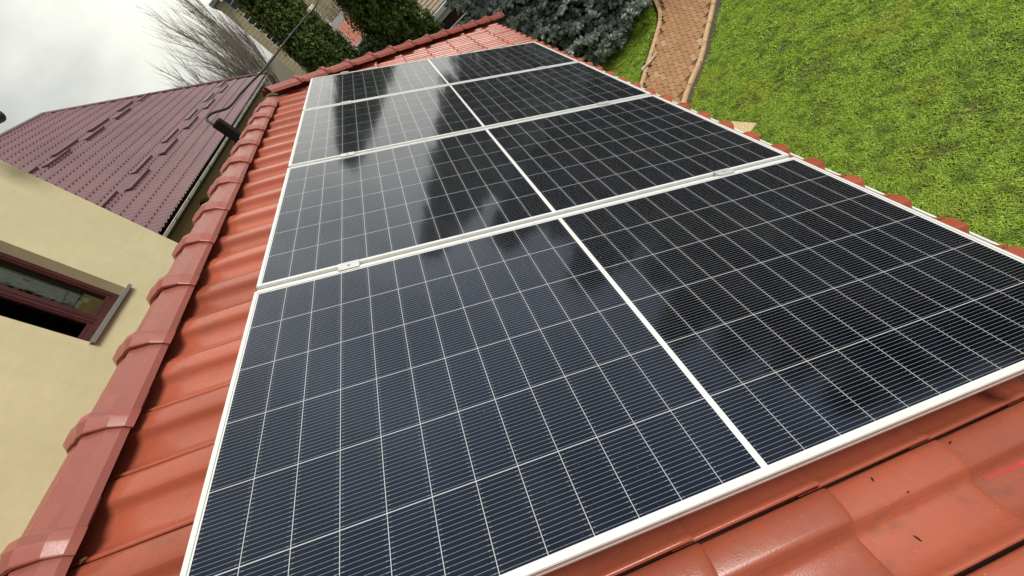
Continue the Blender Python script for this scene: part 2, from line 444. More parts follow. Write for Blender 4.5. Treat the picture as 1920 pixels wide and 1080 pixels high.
def grass_mat():
    t = NT("grass_blade")
    gi = t.node("ShaderNodeNewGeometry")
    rnd = t.ramp(gi.outputs["Random Per Island"], (0.0, (0.185, 0.320, 0.024)), (0.45, (0.320, 0.520, 0.040)), (0.8, (0.460, 0.640, 0.065)), (1.0, (0.62, 0.70, 0.18)))
    big = t.noise(0.9, 4, 0.6); mid = t.noise(5.5, 3, 0.6)
    c = t.mix(t.ramp(big, (0.52, 0.0), (0.72, 0.6)), rnd, (0.48, 0.43, 0.06))
    c = t.mix(t.ramp(mid, (0.36, 0.7), (0.52, 0.0)), c, (0.14, 0.21, 0.028))
    t.base(c); t.rough(0.45); t.b.inputs["Specular IOR Level"].default_value = 0.35
    translucent(t, c, 0.35)
    return t.m
def make_grass():
    pts = []
    def scatter(x0, x1, y0, y1, dens):
        n = int((x1 - x0) * (y1 - y0) * dens)
        return np.stack([rng.uniform(x0, x1, n), rng.uniform(y0, y1, n)], 1)
    P = np.vstack([scatter(3.3, 6.3, -0.4, 6.4, 4600), scatter(6.3, 10, -1.5, 9, 350), scatter(10, 16, -3, 10, 90), scatter(2.6, 5.2, 5.6, 8.6, 2200)])
    x, y = P[:, 0], P[:, 1]
    onpath = in_poly(x, y, path_poly) | (seg_dist(x, y, LE) < 0.07)
    soil = in_poly(x, y, RE + right_soil[::-1])
    edge = (seg_dist(x, y, right_soil) < rng.uniform(0, 0.07, len(x)))
    # thin, worn patches
    worn = np.zeros(len(x))
    for (cx, cy, r, k) in ((4.75, 3.95, .24, .95), (4.55, 3.25, .38, .85), (4.95, 4.55, .30, .85), (4.55, 1.35, .22, .85), (4.05, 1.15, .20, .85), (5.2, 1.5, .30, .75), (4.1, 2.55, .18, .8), (4.9, 2.4, .25, .7), (5.5, 3.6, .35, .6), (3.8, 3.6, .14, .8), (4.3, 4.2, .10, .9)):
        worn = np.maximum(worn, k * np.exp(-((x - cx) ** 2 + (y - cy) ** 2) / (r * r)))
    keep = ~onpath & ~soil & ~edge & (rng.uniform(0, 1, len(x)) > worn)
    x, y = x[keep], y[keep]; n = len(x)
    cl = np.sin(x * 31.1 + 1.7 * np.sin(y * 23)) * np.sin(y * 33.3 + 1.5 * np.sin(x * 27)) * 0.5 + 0.5
    far = np.clip((np.hypot(x - CAM.x, y - CAM.y) - 5) / 8, 0, 1)
    V, F = [], []
    nb = 3
    for k in range(nb):
        h = rng.uniform(.014, .036, n) * (0.7 + 0.7 * cl) * (1 + far)
        w = rng.uniform(.0028, .0060, n) * (1 + 1.3 * far)
        a = rng.uniform(0, 2 * np.pi, n); lean = rng.uniform(.7, 1.7, n)
        bx = x + rng.normal(0, .012, n); by = y + rng.normal(0, .012, n)
        dx, dy = np.cos(a), np.sin(a)
        z0 = np.full(n, -.003)
        m = h * 0.55
        mx_, my_ = bx + dx * lean * m * .45, by + dy * lean * m * .45
        tx, ty = bx + dx * lean * h, by + dy * lean * h
        tz = h * np.clip(1.05 - lean * .45, .28, 1)
        q = np.stack([
            np.stack([bx - dy * w, by + dx * w, z0], 1), np.stack([bx + dy * w, by - dx * w, z0], 1),
            np.stack([mx_ + dy * w * .9, my_ - dx * w * .9, m], 1), np.stack([mx_ - dy * w * .9, my_ + dx * w * .9, m], 1),
            np.stack([tx, ty, tz], 1)], 1)
        V.append(q.reshape(-1, 3))
    V = np.vstack(V); N = len(V) // 5
    o = np.arange(N)[:, None] * 5
    F = np.vstack([o + np.array([0, 1, 2]), o + np.array([0, 2, 3]), o + np.array([3, 2, 4])])
    ob = np_mesh("grass", V, F, grass_mat())
    tag(ob, "short bright green patchy grass of the garden lawn", "grass", kind="stuff")
make_grass()

def paver_mat():
    t = NT("orange_paver")
    gi = t.node("ShaderNodeNewGeometry")
    c = t.ramp(gi.outputs["Random Per Island"], (0.0, (0.41, 0.225, 0.105)), (0.5, (0.455, 0.255, 0.122)), (0.95, (0.50, 0.29, 0.145)), (1.0, (0.58, 0.40, 0.25)))
    n = t.noise(2.2, 5, 0.6)
    c = t.mix(t.ramp(n, (0.58, 0.0), (0.74, 0.4)), c, (0.22, 0.16, 0.10))
    t.base(t.mix(t.math('MULTIPLY', t.noise(60, 3), 0.35), c, (0.25, 0.13, 0.07))); t.rough(0.75)
    t.bump(t.noise(180, 3), 0.3, 0.003); return t.m
def make_path():
    b = MB()
    b.add([(p[0], p[1], 0.004) for p in path_poly], [tuple(range(len(path_poly)))])
    bed = b.build("path", plain("joint_sand", (0.19, 0.115, 0.065), 1.0, 0.4, 40)); tag(bed, kind="structure")
    pv = MB()
    pitch, ln = .100, .205
    def zig(yy):                     # trapezoid wave
        f = (yy / ln) % 1.0
        return .021 * float(np.clip(abs(f - .5) * 14 - 3.5, -1, 1))
    for i in range(16, 75):
        x0 = i * pitch
        for j in range(15, 55):
            y0 = j * ln + ln * .25
            cx, cy = x0 + pitch / 2, y0 + ln / 2
            if not in_poly(np.array([cx]), np.array([cy]), path_poly)[0]: continue
            if min(seg_dist(np.array([cx]), np.array([cy]), RE)[0], seg_dist(np.array([cx]), np.array([cy]), LE)[0]) < .10: continue
            gp = .0035
            ys = [y0 + gp, y0 + ln * .07, y0 + ln * .43, y0 + ln * .57, y0 + ln * .93, y0 + ln - gp]
            off = random.uniform(-.002, .002); zt = .036 + random.uniform(-.0025, .0025); tl = random.uniform(-.02, .02)
            lo = [(x0 + gp + zig(q) + off, q) for q in ys]; hi = [(x0 + pitch - gp + zig(q) + off, q) for q in ys]
            ring = lo + hi[::-1]
            n = len(ring)
            m = Vector((cx, cy))
            ins = [((Vector(p) - m) * .96 + m) for p in ring]
            top = [(p.x, p.y, zt + (p.x - cx) * tl) for p in ins]
            mid = [(p[0], p[1], zt - .006) for p in ring]; bot = [(p[0], p[1], 0.0) for p in ring]
            fs = [tuple(range(n))[::-1]]
            pv.add(top + mid + bot, fs + [(k, (k + 1) % n, n + (k + 1) % n, n + k) for k in range(n)] + [(n + k, n + (k + 1) % n, 2 * n + (k + 1) % n, 2 * n + k) for k in range(n)])
    o = pv.build("path_pavers", paver_mat()); tag(o, kind="structure")
    for ln_, nm in ((RE, 1), (LE, -1)):
        kb = MB()
        pts = [Vector((p[0], p[1], 0)) for p in ln_]
        # resample into kerb stones
        L = [0]
        for a, c in zip(pts[:-1], pts[1:]): L.append(L[-1] + (c - a).length)
        def at(s):
            s = max(0, min(L[-1], s))
            for k in range(len(pts) - 1):
                if s <= L[k + 1]: return pts[k].lerp(pts[k + 1], (s - L[k]) / (L[k + 1] - L[k]))
        s = 0
        while s < L[-1] - .05:
            e = min(s + .5, L[-1])
            sub = [at(s + .003 + (e - s - .006) * q / 3) for q in range(4)]
            inn, out = [], []
            for k in range(4):
                tg = (sub[min(k + 1, 3)] - sub[max(k - 1, 0)]).normalized(); nr = Vector((-tg.y, tg.x, 0)) * nm
                out.append(sub[k]); inn.append(sub[k] + nr * .065)
            zt = .055 + random.uniform(-.004, .004)
            vs = [(p.x, p.y, -.02) for p in out] + [(p.x, p.y, zt) for p in out] + [(p.x, p.y, zt) for p in inn] + [(p.x, p.y, 0) for p in inn]
            fs = []
            for k in range(3):
                for r_ in range(3):
                    f = (r_ * 4 + k, r_ * 4 + k + 1, (r_ + 1) * 4 + k + 1, (r_ + 1) * 4 + k)
                    fs.append(f if nm < 0 else f[::-1])
            fs += [(0, 4, 8, 12), (3, 15, 11, 7)]
            kb.add(vs, fs)
            s = e
        tag(kb.build("path_kerb", plain("kerb_concrete", (0.60, 0.40, 0.22), 0.8, 0.2, 10, bump=0.3), bevel=.006), kind="structure")
make_path()

# ---------------------------------------------------------------- the red tiled house
ROOFM = Matrix.Translation((0, 0, ZO)) @ Matrix.Rotation(PITCH, 4, 'Y')     # (u, v, n) -> world
NB = -.189                                  # tile pan level
TV, TU = .216, .334                         # tile pitch along ridge / exposure down the slope
XR = -.50                                   # ridge plan position
house = thing("tiled_house", "house under the red clay tile roof that carries the solar panels", "house", (0, 0, 0))
PROF = [(0, .020), (.012, .0245), (.035, .0245), (.07, .017), (.13, .0075), (.22, .003), (.36, .002), (.49, .0030), (.535, .0068), (.578, .0190), (.614, .0315), (.640, .0354), (.69, .0366), (.80, .0358), (.89, .0345), (.940, .0318), (.960, .027), (.967, .018)]
def tile_field(M, u_phase, k0, k1, v_phase, j0, j1, skip=None, kt=-3):
    """tiles as (u,v,n) mapped by M: every tile its own little shell with a butt and a side face"""
    V, Q, SM = [], [], []
    nP = len(PROF)
    for k in range(k0, k1):
        ue = u_phase + k * TU - (.014 if k == 5 else 0)
        us = [ue - TU - (.30 if k == kt else .05), ue - TU * .5, ue - .035, ue - .014, ue - .004, ue]
        for j in range(j0, j1):
            v0 = v_phase + j * TV
            if skip and skip(ue, v0): continue
            jz, jr, jt, ju = random.gauss(0, .0009), random.gauss(0, .004), random.gauss(0, .0015), random.gauss(0, .0016)
            rows = []
            for r, uu in enumerate(us):
                s = (uu - (ue - TU)) / TU
                row = []
                for (t, h) in PROF:
                    hh = h + .024 * s - .010 + jz + jr * (t - .5) * .5 + jt * s - (0, 0, 0, .0012, .005, .010)[r]
                    row.append((uu + ju * (1 if r > 1 else .3) + .003 * math.sin(t * 9) * (r > 1), v0 + t * TV, NB + hh))
                rows.append(row)
            o = len(V)
            for row in rows: V += row
            for r in range(5):
                for c in range(nP - 1):
                    f = (o + r * nP + c, o + (r + 1) * nP + c, o + (r + 1) * nP + c + 1, o + r * nP + c + 1)
                    Q.append(f); SM.append(True)
            # butt face at the lower end
            o2 = len(V)
            V += rows[5]; V += [(p[0] - .002, p[1], p[2] - .020) for p in rows[5]]
            for c in range(nP - 1):
                Q.append((o2 + c, o2 + nP + c, o2 + nP + c + 1, o2 + c + 1)); SM.append(False)
            # near side lip and far side edge
            o3 = len(V)
            for row in rows: V += [row[0], (row[0][0], row[0][1] + .002, NB - .012)]
            for r in range(5):
                Q.append((o3 + 2 * r, o3 + 2 * r + 1, o3 + 2 * r + 3, o3 + 2 * r + 2)); SM.append(False)
    me = bpy.data.meshes.new("roof")
    me.from_pydata([M @ Vector(p) for p in V], [], Q)
    me.polygons.foreach_set("use_smooth", SM)
    me.update()
    return me

EAVE_U = .985 + 5 * TU                      # 2.655
vphase = -1.105
CORNER = Vector((2.13, 6.27))               # hip foot in plan
HIPTOP = Vector((XR, CORNER.y - (CORNER.x - XR)))
YN = -3.6                                   # near gable end, behind the camera
def hip_cut(me, keep_normal, extra=None):
    bm = bmesh.new(); bm.from_mesh(me)
    bmesh.ops.bisect_plane(bm, geom=bm.verts[:] + bm.edges[:] + bm.faces[:], plane_co=(CORNER.x, CORNER.y, 0), plane_no=keep_normal, clear_outer=True)
    if extra:
        bmesh.ops.bisect_plane(bm, geom=bm.verts[:] + bm.edges[:] + bm.faces[:], plane_co=extra[0], plane_no=extra[1], clear_outer=True)
    return bm
roof_bm = bmesh.new()
me = tile_field(ROOFM, .985, -3, 6, vphase, -11, 35)
bm1 = hip_cut(me, Vector((-1, 1, 0)).normalized(), ((XR, 0, 0), (-1, 0, 0)))
tmp = bpy.data.meshes.new("t"); bm1.to_mesh(tmp); roof_bm.from_mesh(tmp)
# hip face beyond the hip line: same tiles turned by 90 degrees about the hip corner
ROT = Matrix.Translation((CORNER.x, CORNER.y, 0)) @ Matrix.Rotation(R(90), 4, 'Z') @ Matrix.Translation((-CORNER.x, -CORNER.y, 0))
MIR = Matrix.Translation((CORNER.x, CORNER.y, 0)) @ Matrix(((0, 1, 0, 0), (1, 0, 0, 0), (0, 0, 1, 0), (0, 0, 0, 1))) @ Matrix.Translation((-CORNER.x, -CORNER.y, 0))
me = tile_field(MIR @ ROOFM, .985, -3, 6, vphase, 10, 35)
bm2 = hip_cut(me, Vector((1, -1, 0)).normalized(), ((XR, 0, 0), (-1, 0, 0)))
bm2.to_mesh(tmp); roof_bm.from_mesh(tmp)
# rear slope: mirror across the ridge
BACK = Matrix.Translation((XR, 0, 0)) @ Matrix.Scale(-1, 4, (1, 0, 0)) @ Matrix.Translation((-XR, 0, 0))
me = tile_field(BACK @ ROOFM, .985, -3, 6, vphase, -11, 22)
bm3 = bmesh.new(); bm3.from_mesh(me)
bmesh.ops.bisect_plane(bm3, geom=bm3.verts[:] + bm3.edges[:] + bm3.faces[:], plane_co=(XR, 0, 0), plane_no=(1, 0, 0), clear_outer=True)
bm3.to_mesh(tmp); roof_bm.from_mesh(tmp)
bmesh.ops.recalc_face_normals(roof_bm, faces=[])
rme = bpy.data.meshes.new("roof"); roof_bm.to_mesh(rme); rme.materials.append(M_tile)
roof = bpy.data.objects.new("roof", rme); col.objects.link(roof); roof.parent = house
# underlay just below the tiles
un = MB()
def rp(x, y, n=-.035):                       # a point on the pan plane of the front slope at plan x
    u = (x - (NB + n) * math.sin(PITCH)) / math.cos(PITCH)
    return ROOFM @ Vector((u, y, NB + n))
zr = rp(XR, 0).z; ze = rp(CORNER.x - .05, 0).z
un.add([(XR, YN, zr), (CORNER.x - .05, YN, ze), (CORNER.x - .05, CORNER.y - .05, ze), (XR, HIPTOP.y, zr)], [(0, 1, 2, 3)])
xb = 2 * XR - CORNER.x + .05
un.add([(XR, YN, zr), (XR, HIPTOP.y, zr), (xb, CORNER.y - .05, ze), (xb, YN, ze)], [(0, 1, 2, 3)])
un.add([(XR, HIPTOP.y, zr), (CORNER.x - .05, CORNER.y - .05, ze), (xb, CORNER.y - .05, ze)], [(0, 1, 2)])
un.build("underlay", M_under, roof)

# ridge and hip caps, each its own piece
BODY = [(-.120, -.006), (-.114, .024), (-.074, .066), (-.034, .0785), (-.012, .0768), (-.005, .0752), (.001, .0740), (.007, .0750), (.014, .0764), (.034, .0772), (.090, .042), (.113, .013), (.118, -.006)]
COLL = [(-.154, -.004), (-.151, .028), (-.124, .058), (-.098, .062), (-.064, .096), (-.020, .1015), (.001, .0995), (.016, .100), (.040, .101), (.072, .091), (.110, .052), (.127, .015), (.130, -.006)]
def cap_mesh(name, length=.345):
    b = MB()
    def mixp(t, sc=1.0, gr=0.0, lf=0.0):
        out = []
        for i, (p, q) in enumerate(zip(BODY, COLL)):
            x = (p[0] + (q[0] - p[0]) * t) * sc; z = (p[1] + (q[1] - p[1]) * t) * sc + lf
            if i in (5, 7): z -= gr * .10
            if i == 6: z -= gr
            out.append((x, z))
        return out
    st = [(-.030, mixp(.40)), (-.027, mixp(.50)), (-.002, mixp(.94)), (.003, mixp(1.0)), (.024, mixp(1.0)), (.029, mixp(.93)), (.036, mixp(.06)), (.050, mixp(0)), (.15, mixp(0, .99, .001)), (.22, mixp(0, .98, .008)), (.305, mixp(0, .97, .022)), (length + .02, mixp(0, .965, .030))]
    P = [[(x, y, z) for x, z in pr] for y, pr in st]
    n = len(P[0])
    V = [p for row in P for p in row]
    F = [(r * n + c, r * n + c + 1, (r + 1) * n + c + 1, (r + 1) * n + c) for r in range(len(P) - 1) for c in range(n - 1)]
    b.add(V, F, True)
    fr = P[0]; inner = [(x * .93, y + .001, z * .93 - .004) for x, y, z in fr]; deep = [(x, y + .14, z) for x, y, z in inner]
    b.add(fr + inner, [(c, n + c, n + c + 1, c + 1) for c in range(n - 1)])
    b.add(inner + deep, [(c, n + c, n + c + 1, c + 1) for c in range(n - 1)])
    lo = [P[k][-1] for k in range(3, len(P))]; lo2 = [(x - .012, y, z - .001) for x, y, z in lo]; m = len(lo)
    b.add(lo + lo2, [(k, k + 1, m + k + 1, m + k) for k in range(m - 1)])
    o = b.build(name, M_cap)
    es = o.modifiers.new("edge", 'EDGE_SPLIT'); es.split_angle = R(13)
    return o
cap0 = cap_mesh("ridge_cap")
CAPZ = .172 - .073 + ZO                     # cap base level (crest measured at .172)
def ridge_basis(origin, direction):
    y = Vector(direction).normalized(); x = y.cross(Vector((0, 0, 1))).normalized(); z = x.cross(y)
    return Matrix(((x.x, y.x, z.x, origin[0]), (x.y, y.y, z.y, origin[1]), (x.z, y.z, z.z, origin[2]), (0, 0, 0, 1)))
first = True
def put_cap(M):
    global first
    o = cap0 if first else cap0.copy()
    if not first: col.objects.link(o)
    first = False
    o.parent = roof
    o.matrix_local = M @ Matrix.Rotation(random.gauss(0, .010), 4, 'Z') @ Matrix.Rotation(random.gauss(0, .012), 4, 'Y')
y = -.645 - .345 * 5
while y < HIPTOP.y - .25:
    put_cap(ridge_basis((XR + .015 - .004 * max(0, y), y, CAPZ + random.gauss(0, .0015)), (0, 1, 0)))
    y += .345
hz0 = rp(CORNER.x, 0, .03).z; hz1 = rp(XR, 0, .03).z
foot = Vector((CORNER.x, CORNER.y, hz0)); top = Vector((HIPTOP.x, HIPTOP.y, hz1))
hdir = (top - foot).normalized(); hl = (top - foot).length
ncap = 12
for i in range(ncap):
    p = foot + hdir * (i * hl / ncap - .03)
    put_cap(ridge_basis(p + Vector((0, 0, .012)), hdir))
back_dir = Vector((-hdir.x if False else 1, -1, -1))
bfoot = Vector((2 * XR - CORNER.x, CORNER.y, hz0)); bdir = (top - bfoot).normalized()
for i in range(ncap - 1):
    put_cap(ridge_basis(bfoot + bdir * (i * hl / ncap) + Vector((0, 0, .012)), bdir))
# mossy mortar where ridge and hips meet
mo = MB()
mo.tube([(XR + .015 + .112 * math.sin(a), HIPTOP.y - .12 + .02 * math.cos(3 * a), CAPZ - .004 + .072 * math.cos(a)) for a in np.linspace(-1.5, 1.3, 12)], [.010, .016, .020, .018, .022, .019, .021, .018, .020, .017, .013, .008], 7)
mo.build("mortar", M_moss, roof)

# walls, fascia and gutter of the tiled house
wl_ = MB()
xw0, xw1, yw1 = 2 * XR - CORNER.x + .5, CORNER.x - .5, CORNER.y - .5
wl_.box(xw1 - .3, xw1, YN + .3, yw1, 0, ze - .12)
wl_.box(xw0, xw0 + .3, YN + .3, yw1, 0, ze - .12)
wl_.box(xw0 + .3, xw1 - .3, yw1 - .3, yw1, 0, ze - .12)
gz = ze - .12
wl_.add([(xw0 + .3, YN + .3, 0), (xw1 - .3, YN + .3, 0), (xw1 - .3, YN + .3, gz), (XR, YN + .3, zr - .15), (xw0 + .3, YN + .3, gz)], [(0, 1, 2, 3, 4)])
wl_.build("wall", M_plaster, house)
tb_ = MB(); tb_.box(-5.0, 2.6, YN - 3.0, YN + .75, 0, ZO + 3.4)  # unseen block added behind the camera to keep light off the near tiles
tb_.build("shade_block", plain("shade_block_brown", (0.16, 0.10, 0.075), .9, .2, 4), house)
fz = rp(CORNER.x, 0, -.05).z
fa = MB()
fa.box(CORNER.x - .20, CORNER.x - .170, YN + .02, CORNER.y - .08, fz - .16, fz - .005)
fa.box(2 * XR - CORNER.x + .075, CORNER.x - .10, CORNER.y - .10, CORNER.y - .077, fz - .16, fz - .005)
fa.box(CORNER.x - .5, CORNER.x - .10, YN + .02, CORNER.y - .5, fz - .165, fz - .15)
fa.build("fascia", M_white, house)
gu = MB()
def gutter_run(mb, a, b, out, r=.062):
    a, b, out = Vector(a), Vector(b), Vector(out).normalized()
    n = 9
    prof = [(math.cos(math.pi + math.pi * k / (n - 1)) * r + r, math.sin(math.pi + math.pi * k / (n - 1)) * r) for k in range(n)]
    prof = prof + [(prof[-1][0] + .004, .006), (prof[-1][0] + .013, .006), (prof[-1][0] + .013, -.004)]
    m = len(prof)
    V = [a + out * q[0] + Vector((0, 0, q[1])) for q in prof] + [b + out * q[0] + Vector((0, 0, q[1])) for q in prof]
    mb.add(V, [(k, k + 1, m + k + 1, m + k) for k in range(m - 1)], True)
gut_z = fz - .035
gutter_run(gu, (CORNER.x - .134, YN, gut_z), (CORNER.x - .134, CORNER.y - .03, gut_z), (1, 0, 0), .072)
o = gu.build("gutter", M_white, house)
s_ = o.modifiers.new("solid", 'SOLIDIFY'); s_.thickness = .002

# ---------------------------------------------------------------- solar panels
TAG = {0: "nearest of the four solar panels, bottom of the picture, with a bluish sheen",
       1: "second solar panel from the near end, part sky reflection part black",
       2: "third solar panel from the near end, dark right half and pale left half",
       3: "farthest solar panel, smallest in view, next to the bare tiles by the hip"}
def make_panel():
    root = empty("solar_panel")
    fr = MB()
    lip, H = .0115, .035
    def bar(pts_out, pts_in):      # mitred bar: outer edge a->b, inner edge a->b
        (ax, ay), (bx, by) = pts_out; (cx, cy), (dx, dy) = pts_in
        zt, zb = .003, -H
        V = [(ax, ay, zt), (bx, by, zt), (dx, dy, zt), (cx, cy, zt), (ax, ay, zb), (bx, by, zb), (dx, dy, zb), (cx, cy, zb)]
        fr.add(V, [(0, 1, 2, 3), (7, 6, 5, 4), (4, 5, 1, 0), (6, 7, 3, 2), (5, 6, 2, 1), (7, 4, 0, 3)])
    O = [(0, 0), (PL, 0), (PL, PW), (0, PW)]; I = [(lip, lip), (PL - lip, lip), (PL - lip, PW - lip), (lip, PW - lip)]
    for k in range(4): bar((O[k], O[(k + 1) % 4]), (I[k], I[(k + 1) % 4]))
    # groove line of the extrusion along the outer sides
    for (x0, x1, y0, y1) in ((0, PL, -.0012, 0), (0, PL, PW, PW + .0012), (-.0012, 0, 0, PW), (PL, PL + .0012, 0, PW)):
        fr.box(x0, x1, y0, y1, -.034, -.024)
        fr.box(x0, x1, y0, y1, -.010, .0005)
    fr.build("frame", M_alu, root, bevel=.0012)
    gl = MB()
    gl.add([(lip - .001, lip - .001, 0), (PL - lip + .001, lip - .001, 0), (PL - lip + .001, PW - lip + .001, 0), (lip - .001, PW - lip + .001, 0)], [(0, 1, 2, 3)])
    gl.build("cell_glass", M_solar, root)
    bs = MB()
    bs.add([(lip - .001, lip - .001, -.006), (PL - lip + .001, lip - .001, -.006), (PL - lip + .001, PW - lip + .001, -.006), (lip - .001, PW - lip + .001, -.006)], [(3, 2, 1, 0)])
    bs.build("backsheet", M_white, root)
    return root
pan0 = make_panel()
for i in range(4):
    p = pan0 if i == 0 else copy_tree(pan0)
    p.matrix_world = ROOFM @ Matrix.Translation((random.uniform(-.0015, .0015) if i else 0, -PW + i * PP, 0)) @ Matrix.Rotation(random.uniform(-.002, .002) if i else 0, 4, 'X')
    tag(p, TAG[i], "solar panel", "solar panels on the red roof")
# rails
for u0, nm in ((.33, "upper aluminium mounting rail under the panels, nearer the ridge"), (1.925, "lower aluminium mounting rail under the panels, nearer the eave, its end showing")):
    r = MB()
    r.box(-.02, .02, -PW - .02, 3 * PP + .06, -.078, -.0365)
    r.box(-.004, .004, -PW - .021, -PW - .0195, -.07, -.045)
    o = r.build("mounting_rail", M_rail, None, bevel=.002)
    o.matrix_world = ROOFM @ Matrix.Translation((u0, 0, 0))
    tag(o, nm, "rail", "mounting rails under the panels")
    for yy in np.arange(-.8, 3.4, .82):
        h = MB(); h.box(-.018, .018, yy - .02, yy + .02, -.20, -.079); h.box(-.09, .018, yy - .018, yy + .018, -.146, -.139)
        oh = h.build("roof_hook", M_rail, o)
# clamps between the panels and at the far edge
seam_name = ["between the nearest two panels", "between the second and third panels", "between the third and farthest panels", "on the far edge of the farthest panel"]
def make_clamp(end=False):
    c = MB()
    if not end:
        c.box(-.038, .038, -.021, .021, .0045, .0085)
        c.box(-.038, .038, -.0075, .0075, -.03, .0045)
        c.tube([(0, 0, .0085), (0, 0, .0135)], .006, 6, False)
    else:
        c.box(-.036, .036, -.012, .012, .0045, .0085); c.box(-.036, .036, .002, .012, -.035, .0045); c.tube([(0, 0.004, .0085), (0, .004, .0135)], .006, 6, False)
    return c.build("panel_clamp", M_clamp, None, bevel=.001)
for i in range(4):
    for u0, side in ((.322, "ridge side"), (1.925, "eave side")):
        o = make_clamp(i == 3)
        vv = (i * PP + (PP - PW) / 2) if i < 3 else 3 * PP + .008
        o.matrix_world = ROOFM @ Matrix.Translation((u0 + random.uniform(-.01, .01), vv, 0))
        tag(o, "small aluminium clamp %s, on the %s" % (seam_name[i], side), "clamp", "clamps holding the panels")
# strip of rail profile visible in the three seams
for i in range(3):
    f = MB(); f.box(.0, PL, -.0115, .0115, -.016, -.010)
    o = f.build("seam_filler", M_alu, None)
    o.matrix_world = ROOFM @ Matrix.Translation((0, i * PP + (PP - PW) / 2, 0))
    tag(o, ["pale grey filler strip in the gap between the nearest two panels", "pale grey filler strip in the gap between the second and third panels", "pale grey filler strip in the gap between the third and farthest panels"][i], "strip", "filler strips in the panel seams")

# ---------------------------------------------------------------- service mast and overhead cable
def dirpt(px, py, dist):                    # a point seen at photo pixel (px,py), used only to measure positions
    d = Vector(right) * ((px - 960) / 757.02) + Vector(down) * ((py - 540) / 757.02) + Vector(fwd)
    h = math.hypot(d.x, d.y)
    return CAM + d * (dist / h)
ms = thing("service_mast", "black square cable mast rising behind the red ridge", "mast", (-.76, 2.95, 3.95))
m = MB(); m.box(-.042, .042, -.042, .042, -.25, .615); m.build("tube", M_black, ms, bevel=.006)
m = MB(); m.box(-.034, .034, -.034, .034, .6155, .622); m.build("cap", M_dark, ms)
for sx in (-1, 1):
    m = MB(); m.box(min(sx * .0425, sx * .06), max(sx * .0425, sx * .06), -.03, .03, .30, .34); m.build("bracket", M_dark, ms)
cpts = [dirpt(407, 240, 4.58), dirpt(396, 231, 4.6), dirpt(388, 225, 4.62), dirpt(389, 219, 4.65), dirpt(398, 212, 4.7), dirpt(414, 207, 4.75), dirpt(426, 203, 4.8), dirpt(437, 193, 4.9), dirpt(452, 174, 5.1), dirpt(475, 150, 5.4), dirpt(500, 124, 5.7), dirpt(540, 72, 6.4), dirpt(570, 36, 6.95), dirpt(597, 0, 7.6)]
d_ = (cpts[-1] - cpts[-2]).normalized()
cpts += [cpts[-1] + (Vector((5.6, 24.5, 6.6)) - cpts[-1]) * t for t in (.1, .3, .6, 1.0)]
def smooth_path(P, n=6):
    out = []
    for i in range(len(P) - 1):
        p0, p1, p2, p3 = P[max(i - 1, 0)], P[i], P[i + 1], P[min(i + 2, len(P) - 1)]
        for k in range(n):
            t = k / n
            out.append(0.5 * ((2 * p1) + (p2 - p0) * t + (2 * p0 - 5 * p1 + 4 * p2 - p3) * t * t + (3 * p1 - p0 - 3 * p2 + p3) * t ** 3))
    out.append(P[-1]); return out
cb = MB(); cb.tube(smooth_path(cpts), .0112, 7)
cable = thing("overhead_cable", "thick black overhead cable looping from the mast and running off upwards", "cable", tuple(cpts[0]))
o = cb.build("sheath", M_cable, cable); o.matrix_local = Matrix.Translation(-cpts[0])
M_tie = plain("grey_tie", (0.4, 0.4, 0.38), .5)
for (px, py, dd) in ((487, 138, 5.55), (527, 88, 6.2), (545, 66, 6.5)):
    tb = MB(); c0 = dirpt(px, py, dd); tb.tube([c0 - d_ * .012, c0 + d_ * .012], .0142, 7)
    o_ = tb.build("tie", M_tie, cable); o_.matrix_local = Matrix.Translation(-cpts[0])
c0 = dirpt(586, 15, 7.4)
tb = MB(); tb.box(-.03, .03, -.09, .09, -.025, .025, Matrix.Translation(c0 + Vector((-.02, 0, .01))) @ d_.to_track_quat('Y', 'Z').to_matrix().to_4x4())
o = tb.build("strain_clamp", plain("ivory_plastic", (0.62, 0.58, 0.44), .5), cable, bevel=.01); o.matrix_local = Matrix.Translation(-cpts[0])

# ---------------------------------------------------------------- beige house with the brown window
XB = -4.05
bh = thing("rendered_house", "smooth beige rendered house wall with one brown window beside the ridge", "house", (XB, 2, 0))
def loc(o, root):
    o.matrix_local = Matrix.Translation(-root.location); return o
wy0, wy1 = 3.27, 4.315                      # jamb to jamb
wz0, wz1 = ZO + .075, ZO + 1.62
ye = 5.72                                   # far corner
b = MB()
dpt = .17
for (y0, y1, z0, z1) in ((-7, wy0, 0, ZO + 4.30), (wy1, ye, 0, ZO + 4.30), (wy0, wy1, 0, wz0), (wy0, wy1, wz1, ZO + 4.30)):
    b.add([(XB, y0, z0), (XB, y1, z0), (XB, y1, z1), (XB, y0, z1)], [(0, 1, 2, 3)])
b.add([(XB, ye, 0), (XB - 6, ye, 0), (XB - 6, ye, ZO + 4.30), (XB, ye, ZO + 4.30)], [(0, 1, 2, 3)])
b.add([(XB, -7, 0), (XB - 6, -7, 0), (XB - 6, -7, ZO + 4.30), (XB, -7, ZO + 4.30)], [(3, 2, 1, 0)])
b.add([(XB, -7, ZO + 4.30), (XB, ye, ZO + 4.30), (XB - 6, ye, ZO + 4.30), (XB - 6, -7, ZO + 4.30)], [(0, 1, 2, 3)])
